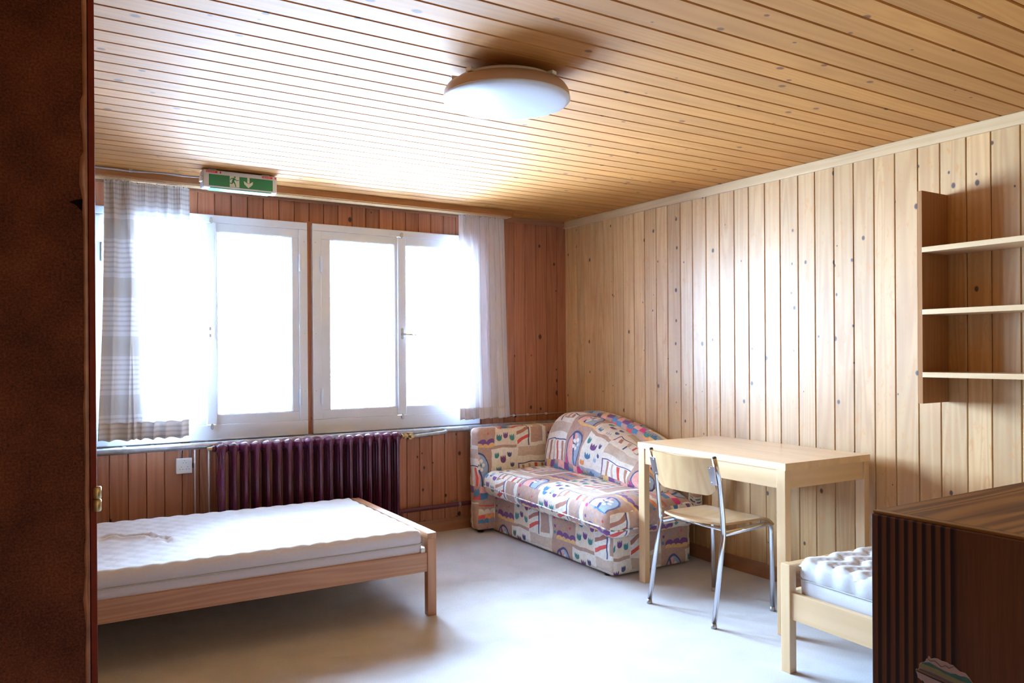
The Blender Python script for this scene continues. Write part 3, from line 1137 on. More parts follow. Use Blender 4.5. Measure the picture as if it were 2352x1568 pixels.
# ---------------------------------------------------------------- radiator
RX0, RX1, RN = 0.975, 2.022, 18
RYF, RYB, RZT, RZB = 4.535, 4.665, 0.758, 0.155
rad = empty('radiator', ((RX0 + RX1) / 2, 4.60, RZB))
tag(rad, 'aubergine cast-iron column radiator below the windows, behind the bed', 'radiator')


def rad_section(x):
    bm = bmesh.new()
    cols = (RYF + 0.020, (RYF + RYB) / 2, RYB - 0.020)
    n = 12
    for cy in cols:
        rings = []
        for z, sx, sy in ((RZB + 0.03, 0.020, 0.022), (RZB + 0.07, 0.0125, 0.019), (RZT - 0.09, 0.0125, 0.019), (RZT - 0.05, 0.018, 0.021), (RZT - 0.03, 0.02, 0.022)):
            rings.append([bm.verts.new((x + sx * math.cos(2 * PI * k / n), cy + sy * math.sin(2 * PI * k / n), z)) for k in range(n)])
        for a, b in zip(rings, rings[1:]):
            for k in range(n):
                bm.faces.new((a[k], a[(k + 1) % n], b[(k + 1) % n], b[k]))
        bm.faces.new(rings[0][::-1])
        bm.faces.new(rings[-1])
    # headers: rounded lozenge in side view with a raised central fin
    for zc, up_ in ((RZT - 0.034, 1), (RZB + 0.034, -1)):
        prof = []
        for k in range(28):
            a = 2 * PI * k / 28
            yy = (RYF + RYB) / 2 + 0.066 * math.copysign(abs(math.cos(a)) ** 0.6, math.cos(a))
            zz = zc + 0.032 * math.copysign(abs(math.sin(a)) ** 0.8, math.sin(a))
            prof.append((yy, zz))
        rings = []
        for dx, s in ((-0.030, 0.60), (-0.022, 0.80), (-0.010, 0.92), (-0.0045, 1.0), (0.0045, 1.0), (0.010, 0.92), (0.022, 0.80), (0.030, 0.60)):
            rings.append([bm.verts.new((x + dx, (RYF + RYB) / 2 + (p[0] - (RYF + RYB) / 2) * s, zc + (p[1] - zc) * s)) for p in prof])
        for a, b in zip(rings, rings[1:]):
            for k in range(28):
                bm.faces.new((a[k], a[(k + 1) % 28], b[(k + 1) % 28], b[k]))
        bm.faces.new(rings[0])
        bm.faces.new(rings[-1][::-1])
    # thin front seam
    add_box(bm, (x - 0.0028, RYF - 0.004, RZB + 0.03), (x + 0.0028, RYF + 0.02, RZT - 0.03), 0.001, 1)
    return from_bm('section', bm, 'rad', rad, True)


for i in range(RN):
    o = autosmooth(rad_section(RX0 + (RX1 - RX0) * i / (RN - 1)), 50)
for xx in (RX0, RX1):
    s = -1 if xx == RX0 else 1
    tube('end_plug', [(xx + s * 0.028, 4.60, RZT - 0.034), (xx + s * 0.044, 4.60, RZT - 0.034), (xx + s * 0.05, 4.60, RZT - 0.034)], [0.020, 0.018, 0.011], 'rad', rad)
for xx in (RX0 + 0.06, RX1 - 0.06):
    for yy in (4.555, 4.645):
        zf = floor_z(yy)
        tube('foot', [(xx, yy, zf), (xx, yy, zf + 0.02), (xx, yy, RZB + 0.02)], [0.02, 0.014, 0.016], 'rad', rad)
bm = bmesh.new()
add_tube(bm, [(RX1 + 0.05, 4.60, 0.722), (RX1 + 0.09, 4.60, 0.722)], 0.013, 14)
add_tube(bm, [(RX1 + 0.062, 4.60, 0.722), (RX1 + 0.078, 4.60, 0.722)], 0.018, 6)
add_tube(bm, [(RX1 + 0.105, 4.60, 0.742), (RX1 + 0.105, 4.60, 0.70)], 0.020, 16)
add_tube(bm, [(RX1 + 0.105, 4.60, 0.722), (RX1 + 0.105, 4.555, 0.722)], [0.018, 0.011], 14)
tag(autosmooth(from_bm('valve', bm, 'brass', rad)), 'brass valve')
bm = bmesh.new()
add_tube(bm, [(RX0 - 0.05, 4.60, 0.722), (RX0 - 0.075, 4.60, 0.724)], [0.014, 0.008], 12)
tag(autosmooth(from_bm('bleed_plug', bm, 'brass', rad)), 'small brass bleed plug')
local(rad)

# ---------------------------------------------------------------- pipes and cables
hp = empty('heating_pipe', (XL, 4.715, 0.732))
tag(hp, 'thick silver-painted heating pipe running under the window sills', 'pipe')
PY = 4.712
tube('pipe_run', [(XL + 0.01, PY, 0.732), (0.38, PY, 0.732), (1.2, PY, 0.732), (2.2, PY, 0.733), (3.0, PY, 0.735), (3.46, PY, 0.738)], 0.0195, 'pipe_paint', hp, 18)
tube('branch_pipe', round_path([(2.142, 4.60, 0.716), (2.29, 4.61, 0.722), (2.405, 4.63, 0.727), (2.425, PY, 0.732)], 0.03), 0.0115, 'pipe_paint', hp)
for xx in (0.50, 2.62):
    bm = bmesh.new()
    add_tube(bm, [(xx - 0.008, PY, 0.7325), (xx + 0.008, PY, 0.7325)], 0.0225, 18)
    add_box(bm, (xx - 0.005, PY + 0.015, 0.725), (xx + 0.005, D, 0.740))
    from_bm('pipe_clip', bm, 'pipe_paint', hp)
local(hp)
rp_ = empty('return_pipe', (2.0, 4.70, 0.22))
tag(rp_, 'thin aubergine pipe low on the wall between radiator and sofa', 'pipe')
tube('pipe_run', round_path([(2.0, 4.60, 0.195), (2.07, 4.60, 0.195), (2.10, 4.715, 0.222), (2.7, 4.72, 0.224), (3.4, 4.72, 0.226)], 0.04), 0.0155, 'rad_pipe', rp_)
bm = bmesh.new()
add_tube(bm, [(2.535, 4.72, 0.2235), (2.552, 4.72, 0.2235)], 0.020, 16)
add_box(bm, (2.515, 4.735, 0.228), (2.545, D, 0.240), 0.002)
tag(from_bm('pipe_clip', bm, 'steel', rp_, False), 'pale metal clip')
local(rp_)


def cable(name, label, pts, r, mat, clips=(), cat='cable', rad_=0.03):
    root = empty(name, pts[0])
    tag(root, label, cat)
    tube('cable_run', round_path(pts, rad_), r, mat, root, 8)
    for p in clips:
        bm = bmesh.new()
        add_box(bm, (p[0] - 0.009, p[1] - 0.006, p[2] - 0.006), (p[0] + 0.009, p[1] + 0.006, p[2] + 0.008), 0.003)
        from_bm('clip', bm, 'clip', root)
    return local(root)


cable('cable', 'grey cable clipped below the left window, bending down to the socket',
      [(XL + 0.02, 4.772, 0.748), (0.50, 4.772, 0.7495), (0.772, 4.772, 0.7505), (0.792, 4.772, 0.745), (0.792, 4.772, 0.662)], 0.0045, 'cable',
      [(0.50, 4.772, 0.749), (0.645, 4.772, 0.75)])
cable('cable', 'grey cable clipped under the right window, from the socket past the radiator',
      [(0.842, 4.772, 0.662), (0.842, 4.772, 0.745), (0.86, 4.772, 0.751), (1.6, 4.772, 0.7485), (2.3, 4.772, 0.7485), (2.72, 4.772, 0.752)], 0.0045, 'cable',
      [(x_, 4.772, 0.7505) for x_ in (0.93, 1.10, 2.12, 2.24, 2.37, 2.49)])
cable('cable', 'thin grey cable clipped to the wall above the sofa arm',
      [(2.75, 4.774, 0.795), (3.1, 4.774, 0.797), (3.475, 4.774, 0.797)], 0.0035, 'cable', [(3.02, 4.774, 0.796), (3.14, 4.774, 0.797), (3.30, 4.774, 0.797)])
cable('conduit', 'clear plastic conduit running down the wall right of the socket', [(0.868, 4.772, 0.71), (0.868, 4.772, 0.13)], 0.006, 'conduit', cat='conduit')
cable('conduit', 'clear plastic conduit running down the wall next to the radiator edge', [(0.944, 4.772, 0.71), (0.944, 4.772, 0.13)], 0.006, 'conduit', cat='conduit')
cable('cable', 'grey cable running along the ceiling edge to the green exit sign',
      [(XL + 0.03, 4.56, 2.212), (0.36, 4.555, 2.2115), (0.52, 4.545, 2.206), (0.66, 4.46, 2.196), (0.75, 4.40, 2.180), (0.832, 4.34, 2.170)], 0.005, 'cable', [(0.52, 4.545, 2.207)])

# socket
so = empty('wall_socket', (0.81, D, 0.618))
tag(so, 'square white triple power socket on the wall left of the radiator', 'socket')
o = box('cover_plate', (0.767, D - 0.018, 0.574), (0.852, D, 0.662), 'white_plastic', so, 0.010, 4)
autosmooth(o)
for k, (cx, cz) in enumerate(((0.811, 0.640), (0.794, 0.604), (0.828, 0.604))):
    bm = bmesh.new()
    for a in range(3):
        an = PI / 2 + a * 2 * PI / 3 + k * 2 * PI / 3
        px, pz = cx + 0.0085 * math.cos(an), cz + 0.0085 * math.sin(an)
        add_tube(bm, [(px, D - 0.0175, pz), (px, D - 0.0188, pz)], 0.0026, 10)
    from_bm('contact_holes', bm, 'hole', so)
local(so)

# ---------------------------------------------------------------- exit sign
SG = empty('exit_sign', (0.99, 4.24, 2.217))
tag(SG, 'green and white emergency exit sign box with running figure and down arrow', 'sign')
SY = 4.20
bm = bmesh.new()
prof = [(SY, 2.184), (SY, 2.100), (SY + 0.012, 2.094), (SY + 0.070, 2.094), (SY + 0.082, 2.104), (SY + 0.082, 2.184)]
prism(bm, prof, 0, 0.812, 1.182)
bmesh.ops.bevel(bm, geom=[e for e in bm.edges], offset=0.003, segments=2, affect='EDGES')
from_bm('housing', bm, 'sign_body', SG)
box('green_panel', (0.839, SY - 0.0015, 2.1045), (1.160, SY + 0.002, 2.1625), 'sign_green', SG, 0.0008, 1)
box('lens_strip', (0.846, SY + 0.004, 2.0925), (1.154, SY + 0.078, 2.0975), 'sign_under', SG, 0.001, 1)


def flat(name, polys, y, th, mat, parent):
    bm = bmesh.new()
    for pl in polys:
        A = [bm.verts.new((x_, y, z_)) for x_, z_ in pl]
        B = [bm.verts.new((x_, y - th, z_)) for x_, z_ in pl]
        bm.faces.new(A)
        bm.faces.new(B[::-1])
        n = len(pl)
        for i in range(n):
            bm.faces.new((A[i], A[(i + 1) % n], B[(i + 1) % n], B[i]))
    return from_bm(name, bm, mat, parent)


def circ(cx, cz, r, n=16):
    return [(cx + r * math.cos(2 * PI * k / n), cz + r * math.sin(2 * PI * k / n)) for k in range(n)]


def limb(x0, z0, x1, z1, w0, w1):
    dx, dz = x1 - x0, z1 - z0
    l = math.hypot(dx, dz)
    nx, nz = -dz / l, dx / l
    return [(x0 + nx * w0, z0 + nz * w0), (x1 + nx * w1, z1 + nz * w1), (x1 - nx * w1, z1 - nz * w1), (x0 - nx * w0, z0 - nz * w0)]


flat('doorway_symbol', [[(0.9405, 2.1625), (0.9885, 2.1625), (0.9885, 2.106), (0.9405, 2.106)]], SY - 0.0014, 0.0010, 'sign_pale', SG)
run = [circ(0.9660, 2.1580, 0.0042), limb(0.9630, 2.153, 0.9560, 2.135, 0.0065, 0.0045), limb(0.9610, 2.150, 0.9480, 2.150, 0.0022, 0.0018), limb(0.9480, 2.150, 0.9430, 2.1415, 0.0018, 0.0014),
       limb(0.9640, 2.150, 0.9740, 2.141, 0.0024, 0.0018), limb(0.9740, 2.141, 0.9860, 2.144, 0.0018, 0.0014),
       limb(0.9560, 2.137, 0.9520, 2.1235, 0.0042, 0.0028), limb(0.9520, 2.1235, 0.9400, 2.1260, 0.0028, 0.0018),
       limb(0.9580, 2.137, 0.9670, 2.1235, 0.0042, 0.0028), limb(0.9670, 2.1235, 0.9710, 2.108, 0.0028, 0.0018)]
flat('running_figure', run, SY - 0.0023, 0.0008, 'sign_green', SG)
flat('down_arrow', [[(1.0285, 2.1625), (1.0400, 2.1625), (1.0400, 2.134), (1.0285, 2.134)],
                    [(1.0105, 2.142), (1.0145, 2.142), (1.0285, 2.132), (1.0400, 2.132), (1.0540, 2.142), (1.0580, 2.142), (1.0550, 2.127), (1.0343, 2.1085), (1.0135, 2.127)]],
     SY - 0.0014, 0.0010, 'sign_pale', SG)
for x_ in (0.826, 1.104):
    st = flat('red_sticker', [[(x_, 2.1795), (x_ + 0.055, 2.1795), (x_ + 0.055, 2.1695), (x_, 2.1695)], [(x_ + 0.066, 2.1795), (x_ + 0.073, 2.1795), (x_ + 0.073, 2.1695), (x_ + 0.066, 2.1695)]],
              SY - 0.0001, 0.0008, 'sign_red', SG)
    bars = [[(x_ + 0.004 + i * 0.0052, 2.1775), (x_ + 0.0062 + i * 0.0052, 2.1775), (x_ + 0.0062 + i * 0.0052, 2.1715), (x_ + 0.004 + i * 0.0052, 2.1715)] for i in range(8)]
    flat('sticker_print', bars, SY - 0.0009, 0.0004, 'sign_pink', st)
for x_ in (0.86, 1.13):
    box('ceiling_bracket', (x_ - 0.02, SY + 0.02, 2.182), (x_ + 0.02, SY + 0.06, 2.1935), 'sign_body', SG, 0.003)
bm = bmesh.new()
add_box(bm, (0.800, SY + 0.01, 2.125), (0.8125, SY + 0.05, 2.150), 0.003)
from_bm('cable_gland', bm, 'white_plastic', SG)
local(SG)
SG.scale = (1.025,) * 3
SG.location = (1.0148, 4.346, 2.2412)

# ---------------------------------------------------------------- ceiling lamp
LC = (1.467, 2.352)
LP = empty('ceiling_lamp', (LC[0], LC[1], 2.217))
tag(LP, 'large round flush ceiling lamp with opal white disc and brown side', 'ceiling lamp')
lathe('lamp_glass', [(0.0, 2.1085), (0.06, 2.1092), (0.12, 2.1118), (0.17, 2.1165), (0.205, 2.1225), (0.219, 2.1275), (0.2235, 2.132), (0.2225, 2.1355), (0.21, 2.138), (0.0, 2.139)], 'opal', LP, LC)
lathe('lamp_shade_side', [(0.2205, 2.1345), (0.222, 2.139), (0.219, 2.158), (0.210, 2.172), (0.196, 2.178), (0.188, 2.180), (0.0, 2.180)], 'lamp_rim', LP, LC)
lathe('back_plate', [(0.0, 2.179), (0.178, 2.179), (0.182, 2.183), (0.182, 2.190), (0.176, 2.1945), (0.0, 2.1945)], 'lamp_base', LP, LC)
lathe('ceiling_mount', [(0.0, 2.194), (0.075, 2.194), (0.08, 2.2168), (0.0, 2.2168)], 'lamp_base', LP, LC, 32)
bm = bmesh.new()
for k, a in enumerate((math.radians(170), math.radians(200), math.radians(50), math.radians(290))):
    mt = Matrix.Translation((LC[0], LC[1], 0)) @ Matrix.Rotation(a, 4, 'Z')
    bm = bmesh.new()
    add_box(bm, (0.172, -0.012, 2.180), (0.206, 0.012, 2.192), 0.002, 1, mt)
    from_bm('spring_clip', bm, 'white_plastic', LP)
local(LP)


# ---------------------------------------------------------------- soft shapes
def soft_box(name, x0, x1, y0, y1, z0, z1, r, parent, fn=None, nx=14, ny=20, nz=8, mat='sofa', uvs=0.64, uo=(0, 0)):
    """rounded upholstered block on a fine grid; fn(p) may displace each vertex; box-projected UVs"""
    bm = bmesh.new()
    def lin(a, b, n): return [a + (b - a) * i / n for i in range(n + 1)]
    X, Y, Z = lin(-1, 1, nx), lin(-1, 1, ny), lin(-1, 1, nz)
    cache = {}
    hx, hy, hz = (x1 - x0) / 2, (y1 - y0) / 2, (z1 - z0) / 2
    cx, cy, cz = (x0 + x1) / 2, (y0 + y1) / 2, (z0 + z1) / 2

    def vert(i, j, k):
        key = (i, j, k)
        if key not in cache:
            p = Vector((X[i] * hx, Y[j] * hy, Z[k] * hz))
            q = Vector((max(-hx + r, min(hx - r, p.x)), max(-hy + r, min(hy - r, p.y)), max(-hz + r, min(hz - r, p.z))))
            d = p - q
            if d.length > 1e-9:
                # project the cube shell onto the rounded shell
                d = d.normalized() * r
                p = q + d
            cache[key] = bm.verts.new((p.x + cx, p.y + cy, p.z + cz))
        return cache[key]
    # denser sampling near rounded edges
    def warp(A, h):
        out_ = []
        for a in A:
            out_.append(math.copysign(1 - (1 - abs(a)) ** 1.35, a))
        return out_
    X, Y, Z = warp(X, hx), warp(Y, hy), warp(Z, hz)
    for j in range(ny):
        for k in range(nz):
            bm.faces.new((vert(0, j, k), vert(0, j, k + 1), vert(0, j + 1, k + 1), vert(0, j + 1, k)))
            bm.faces.new((vert(nx, j, k), vert(nx, j + 1, k), vert(nx, j + 1, k + 1), vert(nx, j, k + 1)))
    for i in range(nx):
        for k in range(nz):
            bm.faces.new((vert(i, 0, k), vert(i + 1, 0, k), vert(i + 1, 0, k + 1), vert(i, 0, k + 1)))
            bm.faces.new((vert(i, ny, k), vert(i, ny, k + 1), vert(i + 1, ny, k + 1), vert(i + 1, ny, k)))
    for i in range(nx):
        for j in range(ny):
            bm.faces.new((vert(i, j, 0), vert(i, j + 1, 0), vert(i + 1, j + 1, 0), vert(i + 1, j, 0)))
            bm.faces.new((vert(i, j, nz), vert(i + 1, j, nz), vert(i + 1, j + 1, nz), vert(i, j + 1, nz)))
    bm.normal_update()
    uvl = bm.loops.layers.uv.new('UVMap')
    for f in bm.faces:
        n = f.normal
        ax = max(range(3), key=lambda a: abs(n[a]))
        for l in f.loops:
            c = l.vert.co
            u, v = ((-c.y, c.z), (c.x, c.z), (-c.y, c.x))[ax]
            l[uvl].uv = (u / uvs + uo[0], v / uvs + uo[1])
    if fn:
        for v in bm.verts:
            v.co = fn(v.co.copy())
    return from_bm(name, bm, mat, parent, True)


# ---------------------------------------------------------------- sofa
SF = empty('sofa', (3.05, 4.0, 0.0))
tag(SF, 'small corner sofa in colourful patchwork print against the panelled wall', 'sofa')
SR = -0.035


def slant(p, k=0.035):   # front edge of base and seat runs slightly outwards towards the left end
    t = (4.58 - p.y)
    p = p.copy()
    fr = max(0.0, min(1.0, (3.35 - p.x) / 0.6))
    p.x += k * t * fr
    p.z += floor_z(min(4.75, max(3.35, p.y)))
    return p


def wr_noise(p, s, a):
    from mathutils import noise
    return noise.noise(Vector((p.x * s, p.y * s, p.z * s))) * a


soft_box('base', 2.735, 3.36, 3.375, 4.60, 0.012, 0.275, 0.012, SF, lambda p: slant(p), 10, 20, 6, uo=(0.1, 0.35))


def seat_fn(p):
    q = p.copy()
    t = (q.y - 3.93) / 0.68
    u = (q.x - 3.0) / 0.35
    if q.z > 0.36:
        q.z += 0.018 * (1 - t * t) * (1 - min(1, u * u)) - 0.0
    q.z += wr_noise(p, 7, 0.006)
    # droop over the free end
    if q.y < 3.42:
        q.z -= (3.42 - q.y) * 0.28
    return slant(q, 0.04)


seat = soft_box('seat_cushion', 2.625, 3.34, 3.284, 4.575, 0.258, 0.425, 0.072, SF, seat_fn, 22, 40, 10, uo=(0.45, 0.1))
# piping seam around the seat cushion
pp = []
sx0, sx1, sy0, sy1, rr = 2.623, 3.3, 3.282, 4.572, 0.07
for cx_, cy_, a0 in ((sx0 + rr, sy1 - rr, 90), (sx0 + rr, sy0 + rr, 180), (sx1 - rr, sy0 + rr, 270)):
    for k in range(7):
        a = math.radians(a0 + 90 * k / 6)
        pp.append(seat_fn(Vector((cx_ + rr * math.cos(a), cy_ + rr * math.sin(a), 0.325))))
pts = []
for a, b in zip(pp, pp[1:]):
    n_ = max(1, int((b - a).length / 0.05))
    for k in range(n_):
        pts.append(a.lerp(b, k / n_))
pts.append(pp[-1])
bm = bmesh.new()
add_tube(bm, pts, 0.0045, 8)
uvl = bm.loops.layers.uv.new('UVMap')
for f in bm.faces:
    for l in f.loops:
        l[uvl].uv = (-l.vert.co.y / 0.42 * 2, l.vert.co.x / 0.42)
from_bm('piping', bm, 'sofa', seat, True)


def arm_fn(p):
    q = p.copy()
    q.x += wr_noise(p, 18, 0.006) if p.x < 2.66 else 0
    q.z += floor_z(4.62)
    return q


soft_box('armrest', 2.605, 3.40, 4.572, 4.692, 0.018, 0.702, 0.034, SF, arm_fn, 18, 6, 20, uo=(0.03, 0.62))

BTOP = [(4.56, 0.80), (4.45, 0.832), (4.3, 0.840), (4.15, 0.828), (4.0, 0.802), (3.85, 0.768), (3.7, 0.722), (3.58, 0.672), (3.48, 0.60), (3.40, 0.50), (3.36, 0.40), (3.30, 0.30)]


def btop(y):
    for (a, za), (b, zb) in zip(BTOP, BTOP[1:]):
        if y >= b:
            t = max(0, min(1, (a - y) / (a - b)))
            return za + (zb - za) * t
    return BTOP[-1][1]


def back_fn(p):        # rolled rear frame: arched top following BTOP
    q = p.copy()
    t = (q.z - 0.28) / (0.80 - 0.28)
    q.z = 0.28 + t * (btop(q.y) - 0.28)
    return q


soft_box('back_frame', 3.345, 3.474, 3.36, 4.57, 0.28, 0.80, 0.05, SF, back_fn, 8, 44, 12, uo=(0.2, 0.8))


def bc_fn(p):          # loose leaning back cushion, plump and wrinkled
    q = p.copy()
    y, t = q.y, (q.z - 0.40) / 0.40
    top = btop(y) - 0.035 - 0.055 * max(0, min(1, (4.35 - y) / 0.6)) + 0.02
    if y > 4.42:
        top -= (y - 4.42) * 0.22
    q.z = 0.405 + t * (top - 0.405)
    mid = (y - 3.97) / 0.60
    bulge = 0.055 * (1 - mid * mid) * math.sin(max(0, min(1, t)) * PI)
    if q.x < 3.27:
        q.x -= bulge + wr_noise(p, 8, 0.018) + 0.012 * math.sin(y * 40 + 6 * t) * max(0, t - 0.1) * (1 if q.x < 3.2 else 0)
    q.x += (t - 0.5) * 0.10
    q.z += floor_z(max(3.35, min(4.7, y))) * 0.4
    return q


soft_box('back_cushion', 3.135, 3.345, 3.42, 4.555, 0.40, 0.80, 0.075, SF, bc_fn, 12, 44, 20, uo=(0.62, 0.33))
for x_, y_ in ((2.66, 4.63), (2.80, 3.45), (3.33, 3.45), (3.36, 4.5)):
    zf = floor_z(y_)
    tube('foot', [(x_, y_, zf), (x_, y_, zf + 0.035)], 0.02, 'black', SF, 10)
local(SF)

# ---------------------------------------------------------------- table
TB = empty('table', (3.140, 2.762, 0), -0.033)
tag(TB, 'pale beech table standing against the panelled wall beside the sofa', 'table')
TW, TL, TH = 0.290, 0.500, 0.757


def with_planks(o, n, axis, lo, hi):
    """board tone along one axis, e.g. glued staves"""
    vals = [random.Random(int((v.co[axis] - lo) / (hi - lo) * n * 0.999)).random() for v in o.data.vertices]
    set_rnd(o, vals)


bm = bmesh.new()
ns = 8
for i in range(ns):
    add_box(bm, (-TW + 2 * TW * i / ns, -TL, TH - 0.031), (-TW + 2 * TW * (i + 1) / ns, TL, TH))
bmesh.ops.remove_doubles(bm, verts=bm.verts, dist=1e-5)
bm.free()
bm = bmesh.new()
vals = []
for i in range(ns):
    add_box(bm, (-TW + 2 * TW * i / ns, -TL, TH - 0.031), (-TW + 2 * TW * (i + 1) / ns, TL, TH))
    vals += [random.random()] * 8
tt = from_bm('tabletop', bm, 'beech_y', TB)
set_rnd(tt, vals)
lg = 0.052
for sx in (-1, 1):
    for sy in (-1, 1):
        x0, x1 = sorted((sx * TW, sx * (TW - lg * 0.72)))
        y0, y1 = sorted((sy * (TL - 0.004), sy * (TL - lg)))
        box('leg', (x0 + 0.002 * (sx < 0), y0, 0.0), (x1 - 0.002 * (sx > 0), y1, TH - 0.031), 'beech_z', TB, 0.003)
for sx in (-1, 1):
    x0, x1 = sorted((sx * (TW - 0.006), sx * (TW - 0.026)))
    box('apron', (x0, -TL + lg, TH - 0.031 - 0.083), (x1, TL - lg, TH - 0.031), 'beech_y', TB)
for sy in (-1, 1):
    y0, y1 = sorted((sy * (TL - 0.012), sy * (TL - 0.032)))
    box('apron', (-TW + lg * 0.72, y0, TH - 0.031 - 0.083), (TW - lg * 0.72, y1, TH - 0.031), 'beech_x', TB)

# ---------------------------------------------------------------- chair
CH = empty('chair', (2.87, 2.74, 0))
tag(CH, 'school chair with chromed tube frame and curved plywood seat at the table', 'chair')
TR = 0.0118
for y_, nm in ((2.532, 'n'), (2.950, 'f')):
    yi = y_ + (0.006 if y_ < 2.7 else -0.006)
    tube('rear_leg', round_path([(2.660, y_ - (0.004 if y_ < 2.7 else -0.004), 0.012), (2.730, y_, 0.412), (2.724, y_, 0.50), (2.704, y_, 0.66), (2.672, y_, 0.765)], 0.022, 5), TR, 'chrome', CH, 16)
    yf = 2.545 if y_ < 2.7 else 2.922
    tube('front_leg', round_path([(2.735, y_ + (0.014 if y_ < 2.7 else -0.014), 0.408), (3.068, yf, 0.424), (3.076, yf, 0.012)], 0.045, 8), TR, 'chrome', CH, 16)
    for (fx, fy) in ((2.660, y_ - (0.004 if y_ < 2.7 else -0.004)), (3.076, yf)):
        tube('foot_cap', [(fx, fy, 0.0), (fx, fy, 0.006), (fx, fy, 0.022)], [0.0135, 0.0135, 0.0118], 'steel', CH, 14)
    tube('top_cap', [(2.6722, y_, 0.7635), (2.6705, y_, 0.770)], [0.0112, 0.0095], 'black', CH, 14)
    # bracket plate between tube and backrest
    s = 1 if y_ < 2.7 else -1
    bm = bmesh.new()
    mt = Matrix.Translation((2.688, y_, 0.685)) @ Matrix.Rotation(math.radians(-13), 4, 'Y')
    y0b, y1b = sorted((-s * 0.004, s * 0.036))
    add_box(bm, (-0.012, y0b, -0.045), (-0.0085, y1b, 0.045), 0.001, 1, mt)
    br = from_bm('bracket', bm, 'chrome', CH)
    for dz in (-0.034, 0.034):
        p0 = mt @ Vector((-0.0085, s * 0.024, dz))
        p1 = mt @ Vector((-0.0135, s * 0.024, dz))
        tube('rivet', [p0, p1], 0.0042, 'steel', br, 10)


def sheet(name, fn, nu, nv, th, mat, parent, offset=0):
    """curved plywood sheet from a surface function"""
    P = [[Vector(fn(i / nu, j / nv)) for j in range(nv + 1)] for i in range(nu + 1)]
    bm = bmesh.new()
    F, B = [], []
    for i in range(nu + 1):
        fr, br_ = [], []
        for j in range(nv + 1):
            du = P[min(i + 1, nu)][j] - P[max(i - 1, 0)][j]
            dv = P[i][min(j + 1, nv)] - P[i][max(j - 1, 0)]
            n = du.cross(dv).normalized()
            fr.append(bm.verts.new(P[i][j] + n * th / 2))
            br_.append(bm.verts.new(P[i][j] - n * th / 2))
        F.append(fr)
        B.append(br_)
    for i in range(nu):
        for j in range(nv):
            bm.faces.new((F[i][j], F[i + 1][j], F[i + 1][j + 1], F[i][j + 1]))
            bm.faces.new((B[i][j], B[i][j + 1], B[i + 1][j + 1], B[i + 1][j]))
    for i in range(nu):
        bm.faces.new((F[i][0], B[i][0], B[i + 1][0], F[i + 1][0]))
        bm.faces.new((F[i][nv], F[i + 1][nv], B[i + 1][nv], B[i][nv]))
    for j in range(nv):
        bm.faces.new((F[0][j], F[0][j + 1], B[0][j + 1], B[0][j]))
        bm.faces.new((F[nu][j], B[nu][j], B[nu][j + 1], F[nu][j + 1]))
    return autosmooth(from_bm(name, bm, mat, parent), 50)


def backrest(u, v):
    s = 2 * u - 1
    t = v
    # rounded lower corners
    zlo = 0.588 - 0.002 + 0.035 * max(0, abs(s) - 0.72) ** 2 / 0.08 * 0.9
    z = zlo + (0.757 + 0.004 * abs(s) - zlo) * t
    x = 2.704 - (z - 0.60) * 0.245 - 0.030 * (1 - s * s)
    y = 2.741 + s * 0.192
    return (x + 0.004, y, z)


sheet('backrest', backrest, 28, 12, 0.009, 'ply', CH)


def chair_seat(u, v):
    s = 2 * u - 1                     # across
    t = v                             # rear -> front
    wd = 0.186 + 0.006 * t - (0.028 * (1 - min(1, t / 0.22)) ** 2)
    y = 2.742 + s * wd
    x0 = 2.712 - 0.030 * (1 - s * s)
    x = x0 + (3.105 - x0 - 0.012 * s * s) * t
    z = 0.4465 - 0.016 * math.exp(-((t - 0.38) / 0.25) ** 2) * (1 - s * s) + 0.004 * (1 - t)
    if t > 0.82:
        z -= 0.55 * (t - 0.82) ** 2 * 2.0
    if t < 0.1:
        z += 0.006 * (1 - t / 0.1)
    return (x, y, z)


sheet('seat', chair_seat, 22, 30, 0.010, 'ply_y', CH)
bm = bmesh.new()
for (x_, y_) in ((2.775, 2.575), (2.775, 2.908), (3.02, 2.572), (3.02, 2.912)):
    tube('seat_rivet', [(x_, y_, 0.418), (x_, y_, 0.452), (x_, y_, 0.4535)], [0.005, 0.005, 0.002], 'steel', CH, 10)
tube('cross_tube', [(2.80, 2.545, 0.412), (2.80, 2.938, 0.412)], 0.007, 'chrome', CH)
local(CH)


